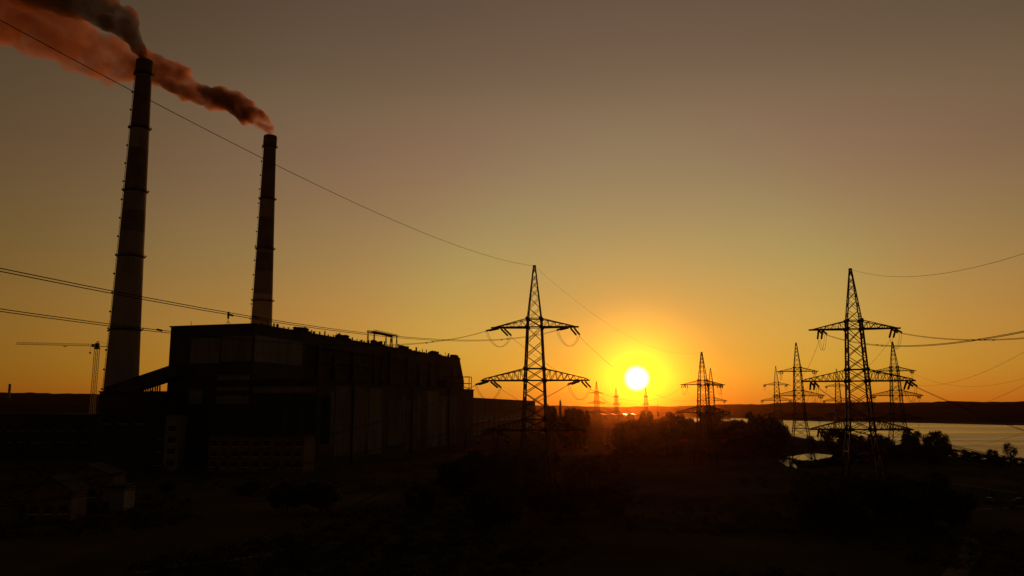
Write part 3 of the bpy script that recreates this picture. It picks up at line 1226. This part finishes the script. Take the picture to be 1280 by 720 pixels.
# ------------------------------------------------------------------ outdoor switchyard: portal frames, transformers, cabinets
def gantry_proto():
    root = empty('switchyard_portal', (0, 0, 0))
    W_, Hh = 16.0, 11.0

    def lat(mb, p0, p1, w, n):
        p0, p1 = Vector(p0), Vector(p1)
        d = (p1 - p0).normalized()
        u = Vector((0, 1, 0))
        v = d.cross(u)
        cs = [(u * a + v * b) * w for a, b in ((-1, -1), (1, -1), (1, 1), (-1, 1))]
        for c in cs:
            mb.bar(p0 + c, p1 + c, .14)
        for k in range(n):
            a, b = p0.lerp(p1, k / n), p0.lerp(p1, (k + 1) / n)
            for i in range(4):
                mb.bar(a + cs[i], b + cs[(i + 1) % 4], .08)
    for s in (-1, 1):
        mb = MB()
        lat(mb, (s * (W_ / 2 + 1), 0, 0), (s * W_ / 2, 0, Hh), .4, 9)
        mb.tube([(s * W_ / 2, 0, Hh), (s * W_ / 2, 0, Hh + 4)], [.14, .05], 5)
        mb.build('leg', M_STEEL, root)
    mb = MB()
    lat(mb, (-W_ / 2 - .6, 0, Hh), (W_ / 2 + .6, 0, Hh), .4, 14)
    mb.build('beam', M_STEEL, root)
    for x in (-5, 0, 5):
        o = child('insulator_string', proto('insulator_string', insulator_mesh, M_INS), root)
        o.matrix_local = Matrix.Translation((x, 0, Hh - .4)) @ Matrix.Rotation(math.pi, 4, 'X')
    return root


GP = gantry_proto()
yard = [(600, 470), (618, 540), (640, 480), (668, 560), (690, 500), (716, 580), (735, 480), (752, 540), (776, 470), (792, 560), (830, 620), (846, 520)]
NEAR = {0: 'foremost', 1: 'next'}
side_of = ['at the corner of the plant', 'in front of the long hall', 'left of the pylon legs', 'right behind the pylon legs', 'under the poplar', 'below the round treetops',
           'in the dark red glow left of the sun', 'under the first gleaming warehouse', 'below the gleaming warehouses', 'nearest straight below the sun', 'beside the longer shed', 'right of the nearer shed']
for i, (px, Y) in enumerate(yard):
    p = at(px, 500, Y)
    o = GP if i == 0 else copy_tree(GP)
    o.location = (p.x, Y, 0)
    o.rotation_euler = (0, 0, R(-12 + (i * 37 % 25)))
    tag(o, 'dark switchyard portal frame %s' % side_of[i], 'portal frame', 'switchyard portal frames')


def transformer_proto():
    root = empty('transformer', (0, 0, 0))
    mb = MB()
    mb.box((-1.8, -1.2, .3), (1.8, 1.2, 3.0))
    mb.box((-2.0, -1.4, 0), (2.0, 1.4, .28))
    mb.build('tank', M_DARKM, root)
    for s in (-1, 1):
        mb = MB()
        for k in range(9):
            mb.box((-1.7 + k * .4, 1.5 * s - .3, .6), (-1.5 + k * .4, 1.5 * s + .28, 2.7))
        mb.box((-1.75, 1.5 * s - .1, 2.5), (1.7, 1.5 * s + .1, 2.65))
        mb.build('radiator', M_DARKM, root)
    for x in (-1.1, 0, 1.1):
        mb = MB()
        mb.lathe([(.2, 0), (.12, .1), (.28, .2), (.12, .3), (.26, .45), (.1, .55), (.24, .7), (.08, .8), (.2, .95), (.06, 1.1), (.05, 1.5)], 8, (x, 0, 3.0))
        mb.build('bushing', M_INS, root)
    mb = MB()
    mb.tube([(-1.6, .9, 4.0), (1.0, .9, 4.0)], .42, 16)
    mb.bar((-1.2, .9, 3.0), (-1.2, .9, 3.7), .14)
    mb.bar((.6, .9, 3.0), (.6, .9, 3.7), .14)
    mb.build('oil_conservator', M_SHEET, root)
    return root


TP = transformer_proto()
spots = [(605.5, 536, 'with a bright orange-red glint, beside the foot of the plant'), (597.5, 550.5, 'with a faint red glint, lowest by the plant corner'), (634.5, 550.5, 'with a red glint, low left of the pylon legs'),
         (627, 536.5, 'with a grey glint, just left of the pylon legs'), (642, 540, 'with a pinpoint white glint, at the pylon legs'), (619, 517, 'with a dim red glint, in front of the long hall'),
         (718, 523.5, 'with a white glint, under the round treetops'), (744.5, 524, 'with a small white glint, under the gleaming warehouses'), (709, 537, 'with a pale red glint, the left of a close pair'),
         (714.5, 537, 'with a pale red glint, the right of a close pair'), (690, 546, 'with a grey glint, right of the pylon legs'), (706, 556, 'with a streaked red glint, low right of the pylon legs'),
         (733, 561, 'with a dim glint, lowest in the yard'), (759, 556, 'with upright bright glints, low in the red glow'), (769, 562, 'with a curved dull glint, low in the red glow'),
         (780, 549, 'with a white speck, deep in the red glow below the sun')]
for i, (px, py, w_) in enumerate(spots):
    p = ground_at(px, py + 4)
    o = TP if i == 0 else copy_tree(TP)
    o.location = (p.x, p.y, 0)
    o.rotation_euler = (0, 0, R((i * 53) % 90 - 30))
    o.scale = (.62, .62, .62)
    tag(o, 'dark switchyard transformer %s' % w_, 'transformer', 'switchyard transformers')


# ------------------------------------------------------------------ cars on the dirt road at the right
def car_proto():
    root = empty('parked_car', (0, 0, 0))
    sec = [(-2.1, .55, .72), (-2.0, .35, .95), (-1.2, .3, 1.0), (1.1, .3, .98), (2.0, .35, .82), (2.12, .5, .65)]
    mb = MB()
    hw_ = [.70, .82, .86, .86, .80, .68]
    o = []
    for (x, z0, z1), w in zip(sec, hw_):
        o += [(x, -w, z0), (x, w, z0), (x, w * .95, z1), (x, -w * .95, z1)]
    fs = [(0, 1, 2, 3), (23, 22, 21, 20)]
    for i in range(5):
        for k in range(4):
            k2 = (k + 1) % 4
            fs.append((i * 4 + k, i * 4 + 4 + k, i * 4 + 4 + k2, i * 4 + k2))
    mb.add(o, fs)
    mb.add([(-1.1, -.62, 1.45), (.25, -.62, 1.47), (.25, .62, 1.47), (-1.1, .62, 1.45), (-1.1, -.62, 1.40), (.25, -.62, 1.42), (.25, .62, 1.42), (-1.1, .62, 1.40)],
           [(0, 1, 2, 3), (7, 6, 5, 4), (0, 4, 5, 1), (1, 5, 6, 2), (2, 6, 7, 3), (3, 7, 4, 0)])
    mb.build('body', M_CARP2, root)
    mb = MB()
    mb.add([(-1.75, -.78, .98), (1.0, -.78, .985), (1.0, .78, .985), (-1.75, .78, .98), (-1.08, -.6, 1.395), (.23, -.6, 1.415), (.23, .6, 1.415), (-1.08, .6, 1.395)],
           [(0, 1, 5, 4), (1, 2, 6, 5), (2, 3, 7, 6), (3, 0, 4, 7)])
    mb.build('windows', M_GLASS, root)
    for x in (-1.3, 1.3):
        for y in (-.78, .78):
            mb = MB()
            mb.tube([(x, y - .1, .32), (x, y + .1, .32)], .32, 14)
            mb.build('wheel', M_RUBB, root)
    return root


CP = car_proto()
for i, (px, py, rz, lab) in enumerate(((1136, 606, 20, 'light car parked at the left end of the pale dirt strip'), (1204, 630, -20, 'light car parked by the track bend, left of two'),
                                       (1238, 629, 35, 'light car parked by the track, middle one'), (1276, 630, 5, 'light car at the right edge of the picture on the track'))):
    p = ground_at(px, py)
    o = CP if i == 0 else copy_tree(CP)
    o.location = (p.x, p.y, .03)
    o.rotation_euler = (0, 0, R(rz))
    tag(o, lab, 'car', 'cars parked by the dirt track')


# ------------------------------------------------------------------ trees
def tree_proto(kind, seed):
    r = random.Random(seed)
    tr, cr = MB(), MB()
    Ht = 10.0
    if kind == 'poplar':
        th = 1.5
        cl = []
        for k in range(26):
            z = 1.6 + k / 25 * 8.0
            w = 1.15 * math.sin(math.pi * min(1, (z - .8) / 9.4) ** .8) + .18
            for q in range(2):
                a = r.uniform(0, 6.28)
                cl.append((Vector((math.cos(a) * w * .6, math.sin(a) * w * .6, z)), .65))
    else:
        spread = {'oak': 4.4, 'round': 3.5, 'loose': 3.4, 'low': 5.3, 'tall': 1.55}[kind]
        base = {'oak': 1.3, 'round': .9, 'loose': 2.8, 'low': .3, 'tall': 1.2}[kind]
        cl = []
        n = {'oak': 64, 'round': 54, 'loose': 28, 'low': 54, 'tall': 40}[kind]
        for k in range(n):
            while True:
                x, y, z = r.uniform(-1, 1), r.uniform(-1, 1), r.uniform(-.95, 1)
                if .25 < x * x + y * y + z * z < 1:
                    break
            bump = 1 + .28 * mn.noise((x * 1.7 + seed, y * 1.7, z * 1.7))
            cz = (base + Ht) / 2
            cl.append((Vector((x * spread * bump, y * spread * bump, cz + z * (Ht - base) / 2 * .93 * min(bump, 1.05))), r.uniform(1.0, 1.6) * (.55 if kind == 'tall' else 1)))
    tips = [c for c, _ in cl]
    fork = {'oak': 2.6, 'round': 2.0, 'loose': 3.2, 'low': 1.0, 'poplar': 1.6, 'tall': 1.8}[kind]
    top = Vector((r.uniform(-.3, .3), r.uniform(-.3, .3), Ht * .8))
    tr.tube([(0, 0, -.2), (.05, 0, fork * .5), (.0, .06, fork), top.lerp(Vector((0, 0, fork)), .5), top], [.36, .27, .23, .13, .05], 8)
    for k in range(11):
        e = tips[r.randrange(len(tips))]
        s = Vector((0, 0, fork + (k / 11) * (Ht * .45)))
        mid = s.lerp(e, .5) + Vector((0, 0, .4))
        tr.tube([s, mid, e], [.13, .08, .03], 5)
    per = 84 if kind != 'loose' else 46
    lf = .6 if kind in ('tall', 'poplar') else 1.0
    for c, rad in cl:
        for _ in range(per):
            while True:
                d = Vector((r.uniform(-1, 1), r.uniform(-1, 1), r.uniform(-1, 1)))
                if d.length < 1:
                    break
            p = c + d * rad
            s = r.uniform(.2, .42) * lf
            n = (d + Vector((r.uniform(-.8, .8), r.uniform(-.8, .8), r.uniform(-.2, 1.0)))).normalized()
            a = n.orthogonal().normalized()
            b = n.cross(a)
            t = r.uniform(0, 6.28)
            u = a * math.cos(t) + b * math.sin(t)
            v = n.cross(u)
            cr.add([p - u * s, p + v * s * .55, p + u * s, p - v * s * .55], [(0, 1, 2, 3)])
    root = empty('broadleaf_tree' if kind != 'poplar' else 'poplar_tree', (0, 0, 0))
    tr.build('trunk', M_BARK, root)
    cr.build('crown', M_LEAF if seed % 2 else M_LEAFD, root)
    return root


TREES = {k: [tree_proto(k, s) for s in ss] for k, ss in {'oak': (11, 12, 13), 'round': (21, 22), 'loose': (31, 32), 'low': (41, 42), 'poplar': (51, 52), 'tall': (61, 62, 63)}.items()}
USED = set()


def tree(kind, x, y, h, w, rz, label, group):
    pr = TREES[kind]
    k = rng.randrange(len(pr))
    src = pr[k]
    if id(src) not in USED:
        USED.add(id(src))
        o = src
    else:
        o = copy_tree(src)
    base_w = {'oak': 10.8, 'round': 8.8, 'loose': 8.0, 'low': 12.6, 'poplar': 3.4, 'tall': 4.2}[kind]
    o.location = (x, y, 0)
    o.rotation_euler = (0, 0, rz)
    o.scale = (w / base_w, w / base_w, h / 10.0)
    tag(o, label, 'tree', group)
    return o


def tpx(kind, px, ytop, Y, wpx, label, group='trees standing out against the sky or water'):
    p = at(px, ytop, Y)
    tree(kind, p.x, Y, p.z, wpx * Y / 1000, rng.uniform(0, 6.28), label, group)


# trees that stand out one by one
named = [
    ('poplar', 700.5, 500.5, 470, 5.5, 'tall narrow poplar poking above the trees left of the sun'),
    ('poplar', 682.5, 500, 470, 5, 'narrow poplar right beside the lattice legs of the pylon by the sun'),
    ('tall', 691, 503, 480, 21, 'rounded tree between the two poplars left of the sun'),
    ('tall', 715, 506, 480, 25, 'rounded treetop right of the poplar, under the glowing sky'),
    ('tall', 724.5, 507, 490, 23, 'second rounded treetop right of the poplar, beside the far pylons'),
    ('round', 806, 512.5, 560, 22, 'hazy broad tree in the glare below the sun'),
    ('round', 833, 513.5, 560, 30, 'hazy broad tree right of the thin mast below the sun'),
    ('oak', 888, 509, 520, 34, 'dark broad tree at the foot of the overlapping pylons'),
    ('loose', 936, 512.5, 640, 11, 'slim tree on the bank right of the small strip of bright water'),
    ('round', 951, 516, 620, 14, 'round tree right of the slim bank tree'),
    ('oak', 962, 519, 600, 22, 'broad tree left of the pylon whose legs cross the pond'),
    ('oak', 974, 537, 470, 22, 'broad dark tree above the left end of the pond'),
    ('round', 1013, 544, 480, 13, 'small round tree at the right leg of the pond pylon'),
    ('oak', 1045, 535, 420, 46, 'big dark tree between the pond pylon and the largest pylon'),
    ('oak', 1093, 543, 430, 34, 'dark tree at the right foot of the largest pylon'),
    ('oak', 1108, 547, 430, 22, 'dark tree under the pylon behind the largest one'),
    ('round', 1138, 537, 420, 26, 'bushy tree against the river, left of the largest round crown'),
    ('oak', 1168, 539.5, 400, 38, 'largest round tree crown against the river at right'),
    ('low', 1200, 561, 395, 34, 'low bushy tree right of the largest round crown'),
    ('low', 1218, 564, 390, 30, 'low bushy tree hugging the near river bank'),
    ('round', 1240, 561, 360, 16, 'small round tree left of the ragged tree near the right edge'),
    ('loose', 1261.5, 552.5, 340, 17, 'ragged sparse tree against the water near the right edge'),
    ('low', 1276, 571, 340, 20, 'low bush-like tree at the right edge of the picture'),
    ('loose', 990, 572, 340, 13, 'sparse little tree in front of the bright pond'),
    ('low', 1012, 578, 340, 34, 'low spreading tree at the near edge of the pond'),
    ('low', 1040, 571, 345, 34, 'low spreading tree at the right end of the pond'),
    ('oak', 1055, 549, 380, 40, 'shadowy tree in front of the big dark tree by the largest pylon'),
    ('tall', 708.5, 508, 470, 18, 'lower rounded treetop just right of the tall poplar'),
    ('tall', 731, 510, 500, 18, 'lowest treetop at the right end of the clump left of the sun'),
    ('tall', 719.5, 508, 510, 24, 'treetop filling the middle of the clump left of the sun'),
    ('tall', 686, 505, 500, 17, 'treetop filling the gap beside the legs of the left pylon'),
    ('round', 845, 517, 540, 28, 'hazy tree sloping down right of the thin mast'),
    ('round', 858, 521, 520, 30, 'hazy tree left of the small strip of bright water'),
    ('oak', 912, 529, 600, 20, 'low tree poking into the small strip of bright water'),
    ('loose', 978, 566, 350, 12, 'ragged little tree at the left tip of the pond'),
    ('loose', 996, 574, 345, 14, 'ragged little tree splitting the lower edge of the pond'),
    ('low', 1022, 574, 350, 22, 'low shrubby tree cutting into the lower edge of the pond'),
    ('oak', 945, 519.5, 600, 26, 'broad tree hiding the river between the bright strip and the pond pylon'),
    ('oak', 969, 522, 640, 22, 'broad tree at the foot of the small far pylon behind the pond pylon'),
    ('round', 979, 531, 520, 19, 'round tree on the left edge of the open river'),
    ('oak', 1072, 544, 440, 30, 'dark tree squeezed between the legs of the largest pylon'),
    ('low', 1150, 556, 400, 40, 'low dark tree below the two large crowns by the river'),
    ('oak', 1182, 555, 405, 24, 'smaller tree leaning on the right side of the largest round crown'),
    ('low', 1228, 567, 350, 36, 'low wide bush-like tree below the small round riverside tree'),
    ('low', 1252, 569, 340, 30, 'low bush-like tree at the foot of the ragged riverside tree'),
    ('round', 984, 550, 500, 16, 'round dark tree under the left arms of the pond pylon'),
    ('oak', 998, 556, 500, 22, 'low-crowned tree behind the pond between the pylon legs'),
    ('oak', 1024, 553, 480, 26, 'low-crowned tree just right of the pond pylon'),
    ('oak', 961, 548, 430, 40, 'large shadowy tree left of the pond'),
    ('oak', 930, 556, 400, 50, 'large shadowy tree in front of the belt, well left of the pond'),
    ('oak', 1124, 555, 385, 44, 'shadowy tree left of the two large crowns by the river'),
]
for kind, px, yt, Y, w, lab in named:
    tpx(kind, px, yt, Y, w, lab)

# the dark belts, trees that nothing tells apart
belts = [
    ('dark leafy tree in the unlit belt along the near river bank', 'trees of the near river bank belt', [(940, 555, 410, 640), (1180, 1290, 330, 420), (990, 1180, 360, 520)], [14, 46, 40]),
    ('dark leafy tree in the unlit belt under the sunset glow', 'trees of the belt under the sunset glow', [(770, 965, 380, 760)], [0, 0, 75]),
    ('dark leafy tree in the shadow at the foot of the plant', 'trees in the shadow of the plant', [(230, 600, 190, 290), (-20, 230, 230, 300)], [12, 10]),
    ('dark scrubby tree added to darken the ground around the tall left pylon', 'scrub trees added to darken the ground by the tall left pylon', [(560, 770, 165, 330)], [0, 0, 40]),  # added trees: they darken the ground so the pylon legs blend in
    ('dark scrubby tree added to darken the ground around the largest right pylon', 'scrub trees added to darken the ground by the largest right pylon', [(975, 1190, 165, 300)], [0, 0, 36]),  # invented scrub that keeps the ground dark round these legs too
]
r2 = random.Random(5)


def in_pond(x, y):
    return 100 < x < 205 and 330 < y < 500 and False


for lab, grp, zones, cnt in belts:
    for zi, zn in enumerate(zones):
        if zi == 0 and len(zn) == 4 and zn[0] == 940:
            zn = (945, 985, 420, 640)
        for k in range(cnt[min(zi, len(cnt) - 1)] if len(zones) > 1 else cnt[-1]):
            px, Y = r2.uniform(zn[0], zn[1]), r2.uniform(zn[2], zn[3])
            p = at(px, 520, Y)
            # keep tops under the silhouettes measured above
            lim = {0: 560, 1: 524, 2: 600, 3: 562, 4: 590}[belts.index((lab, grp, zones, cnt))]
            if belts.index((lab, grp, zones, cnt)) == 0:
                lim = 543 if px < 985 else (590 if px < 1050 and Y < 400 else (552 if px < 1180 else 572))
                if 970 < px < 1050 and Y > 330:
                    if Y < 500:
                        continue
                    lim = 552
            yt = lim + r2.uniform(0, 9)
            h = at(px, yt, Y).z
            if h < 2.5:
                continue
            h = min(h, 17 if zn[1] != 770 and zn[1] != 1190 else 9)
            tree(r2.choice(('oak', 'round', 'low', 'oak')), p.x, Y, h, h * r2.uniform(.75, 1.2) + 2, r2.uniform(0, 6.28), lab, grp)


def undergrowth():
    """tangled bushes and tall weeds, uncountable"""
    r = random.Random(9)
    mb = MB()
    n = 0
    while n < 2600:
        px = r.uniform(-60, 1340)
        py = 540 + 190 * r.random() ** 1.3
        p = ground_at(px, py)
        if p.y > 420 or p.y < 70:
            continue
        if 960 < px < 1052 and 562 < py < 592:
            continue
        if mn.noise((p.x / 40, p.y / 40, 2)) < -.05:
            continue
        n += 1
        s = r.uniform(.5, 1.7)
        for _ in range(34):
            d = Vector((r.gauss(0, .55), r.gauss(0, .55), abs(r.gauss(0, .45))))
            q = p + d * s
            a = Vector((r.uniform(-1, 1), r.uniform(-1, 1), r.uniform(-.6, 1))).normalized()
            b = a.orthogonal().normalized()
            k = r.uniform(.12, .34)
            mb.add([q - a * k, q + b * k * .5, q + a * k, q - b * k * .5], [(0, 1, 2, 3)])
    tag(mb.build('undergrowth', M_LEAFD), 'dark tangled bushes and weeds covering the rough meadow', 'undergrowth', None, 'stuff')


undergrowth()
for lst in TREES.values():          # prototypes no tree was made of
    for src in lst:
        if id(src) not in USED:
            for ch in list(src.children):
                bpy.data.objects.remove(ch)
            bpy.data.objects.remove(src)


# ------------------------------------------------------------------ smoke
def smoke(name, label, pts, Y0, Y1, dens, col, seed, aniso, sub, thin, floor):
    """a lumpy closed plume body along a drifting path, filled with uneven smoke"""
    r = random.Random(seed)
    cen = []
    for i, (px, py, rp) in enumerate(pts):
        t = i / (len(pts) - 1)
        Y = Y0 + (Y1 - Y0) * t
        cen.append((at(px, py, Y), rp * Y / 1000))
    mbl = bpy.data.metaballs.new(name + '_src')
    mbl.resolution = sub
    mbl.threshold = .25
    ob = bpy.data.objects.new(name + '_src', mbl)
    COL.objects.link(ob)
    for i in range(len(cen) - 1):
        (a, ra), (b, rb) = cen[i], cen[i + 1]
        L = (b - a).length
        n = max(2, int(L / (ra * .42)))
        for k in range(n):
            t = k / n
            c, rr = a.lerp(b, t), ra + (rb - ra) * t
            e = mbl.elements.new()
            e.co = c + Vector((r.gauss(0, .12), r.gauss(0, .15), r.gauss(0, .12))) * rr
            e.radius = rr * 1.05
            if rr > 4:
                for _ in range(3):
                    u = Vector((r.gauss(0, 1), r.gauss(0, 1), r.gauss(0, 1))).normalized()
                    e = mbl.elements.new()
                    e.co = c + u * rr * r.uniform(.55, .85)
                    e.radius = rr * r.uniform(.35, .65)
    bpy.context.view_layer.update()
    dg = bpy.context.evaluated_depsgraph_get()
    me = bpy.data.meshes.new_from_object(ob.evaluated_get(dg))
    me.name = name
    bpy.data.objects.remove(ob)
    import bmesh
    bm = bmesh.new()
    bm.from_mesh(me)
    seen, best = set(), []
    for v0 in bm.verts:
        if v0 in seen:
            continue
        isl, st = [], [v0]
        seen.add(v0)
        while st:
            v = st.pop()
            isl.append(v)
            for e in v.link_edges:
                w = e.other_vert(v)
                if w not in seen:
                    seen.add(w)
                    st.append(w)
        if len(isl) > len(best):
            best = isl
    keep = set(best)
    bmesh.ops.delete(bm, geom=[v for v in bm.verts if v not in keep], context='VERTS')
    bm.to_mesh(me)
    bm.free()
    me.update()
    o = bpy.data.objects.new(name, me)
    COL.objects.link(o)
    for v in me.vertices:
        n = v.normal
        p = v.co
        d = mn.noise((p.x / 12 + seed, p.y / 12, p.z / 12)) * 3.4 + abs(mn.noise((p.x / 5.5, p.y / 5.5, p.z / 5.5 + seed))) * 3.2 - .8
        dist = (p - cen[0][0]).length
        v.co = p + n * d * min(1, dist / 40)
    rm = o.modifiers.new('smooth_skin', 'REMESH')      # one clean closed skin
    rm.mode = 'VOXEL'
    rm.voxel_size = 1.3
    bpy.context.view_layer.update()
    me2 = bpy.data.meshes.new_from_object(o.evaluated_get(bpy.context.evaluated_depsgraph_get()))
    o.modifiers.clear()
    o.data = me2
    bpy.data.meshes.remove(me)
    me = me2
    me.name = name
    m = bpy.data.materials.new(name)
    m.use_nodes = True
    nt = m.node_tree
    nt.nodes.remove(nt.nodes['Principled BSDF'])
    out = nt.nodes['Material Output']
    pv = nt.nodes.new('ShaderNodeVolumePrincipled')
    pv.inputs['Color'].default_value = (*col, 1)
    pv.inputs['Anisotropy'].default_value = aniso
    tc = nt.nodes.new('ShaderNodeTexCoord')
    nz = nt.nodes.new('ShaderNodeTexNoise')
    nz.inputs['Scale'].default_value = .07
    nz.inputs['Detail'].default_value = 7
    nz.inputs['Roughness'].default_value = .66
    nz.inputs['Distortion'].default_value = .6
    mr = nt.nodes.new('ShaderNodeMapRange')
    mr.inputs[1].default_value = .38
    mr.inputs[2].default_value = .6
    mr.inputs[3].default_value = floor
    # thins with distance from the mouth
    vm = nt.nodes.new('ShaderNodeVectorMath')
    vm.operation = 'DISTANCE'
    vm.inputs[1].default_value = cen[0][0]
    fr = nt.nodes.new('ShaderNodeMapRange')
    fr.inputs[1].default_value = 0
    fr.inputs[2].default_value = (cen[-1][0] - cen[0][0]).length * .55
    fr.inputs[3].default_value = dens
    fr.inputs[4].default_value = dens * thin
    ml = nt.nodes.new('ShaderNodeMath')
    ml.operation = 'MULTIPLY'
    L = nt.links.new
    L(tc.outputs['Object'], nz.inputs['Vector'])
    L(nz.outputs['Fac'], mr.inputs[0])
    L(tc.outputs['Object'], vm.inputs[0])
    L(vm.outputs['Value'], fr.inputs[0])
    L(mr.outputs[0], ml.inputs[0])
    L(fr.outputs[0], ml.inputs[1])
    L(ml.outputs[0], pv.inputs['Density'])
    L(pv.outputs[0], out.inputs['Volume'])
    me.materials.clear()
    me.materials.append(m)
    tag(o, label, 'smoke', 'smoke plumes of the two chimneys', 'stuff')
    return o


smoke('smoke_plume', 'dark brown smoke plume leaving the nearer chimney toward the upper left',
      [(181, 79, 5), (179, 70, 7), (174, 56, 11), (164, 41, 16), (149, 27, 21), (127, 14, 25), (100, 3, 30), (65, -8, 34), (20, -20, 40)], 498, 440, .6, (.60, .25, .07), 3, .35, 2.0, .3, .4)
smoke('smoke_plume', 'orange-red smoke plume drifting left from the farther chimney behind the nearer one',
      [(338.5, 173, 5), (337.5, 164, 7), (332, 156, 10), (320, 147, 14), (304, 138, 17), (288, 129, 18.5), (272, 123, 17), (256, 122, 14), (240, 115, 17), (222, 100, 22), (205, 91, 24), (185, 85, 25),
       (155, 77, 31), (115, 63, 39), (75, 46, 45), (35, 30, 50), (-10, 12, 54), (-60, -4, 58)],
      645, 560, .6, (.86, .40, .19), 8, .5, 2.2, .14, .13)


# ------------------------------------------------------------------ the hazy air
def haze():
    mb = MB()
    mb.box((-8100, -950, -4.2), (8100, 8100, 330))
    m = bpy.data.materials.new('hazy_air')
    m.use_nodes = True
    nt = m.node_tree
    nt.nodes.remove(nt.nodes['Principled BSDF'])
    pv = nt.nodes.new('ShaderNodeVolumePrincipled')
    pv.inputs['Color'].default_value = (1, .42, .09, 1)
    pv.inputs['Density'].default_value = HAZE_D
    pv.inputs['Anisotropy'].default_value = HAZE_G
    nt.links.new(pv.outputs[0], nt.nodes['Material Output'].inputs['Volume'])
    tag(mb.build('haze', m), 'thin warm evening haze filling the air', None, None, 'stuff')


HAZE_D, HAZE_G = 1.1e-5, .95
haze()

# ------------------------------------------------------------------ camera, render
cam = bpy.data.cameras.new('camera')
cam.sensor_width = 36
cam.lens = 36 * F / 1280
cam.clip_start = .1
cam.clip_end = 30000
co = bpy.data.objects.new('camera', cam)
co.location = (0, 0, H)
co.rotation_euler = (math.pi / 2 + TH, 0, 0)
COL.objects.link(co)
S.camera = co

S.render.engine = 'CYCLES'
S.view_settings.view_transform = 'Standard'
S.view_settings.look = 'None'
S.view_settings.exposure = 0
S.view_settings.gamma = 1
c = S.cycles
c.use_denoising = True
c.max_bounces = 4
c.diffuse_bounces = 2
c.glossy_bounces = 2
c.transmission_bounces = 2
c.volume_bounces = 1
c.transparent_max_bounces = 12
c.volume_step_rate = .12
c.volume_max_steps = 1024
c.sample_clamp_indirect = 4
c.use_adaptive_sampling = True
c.adaptive_threshold = .01
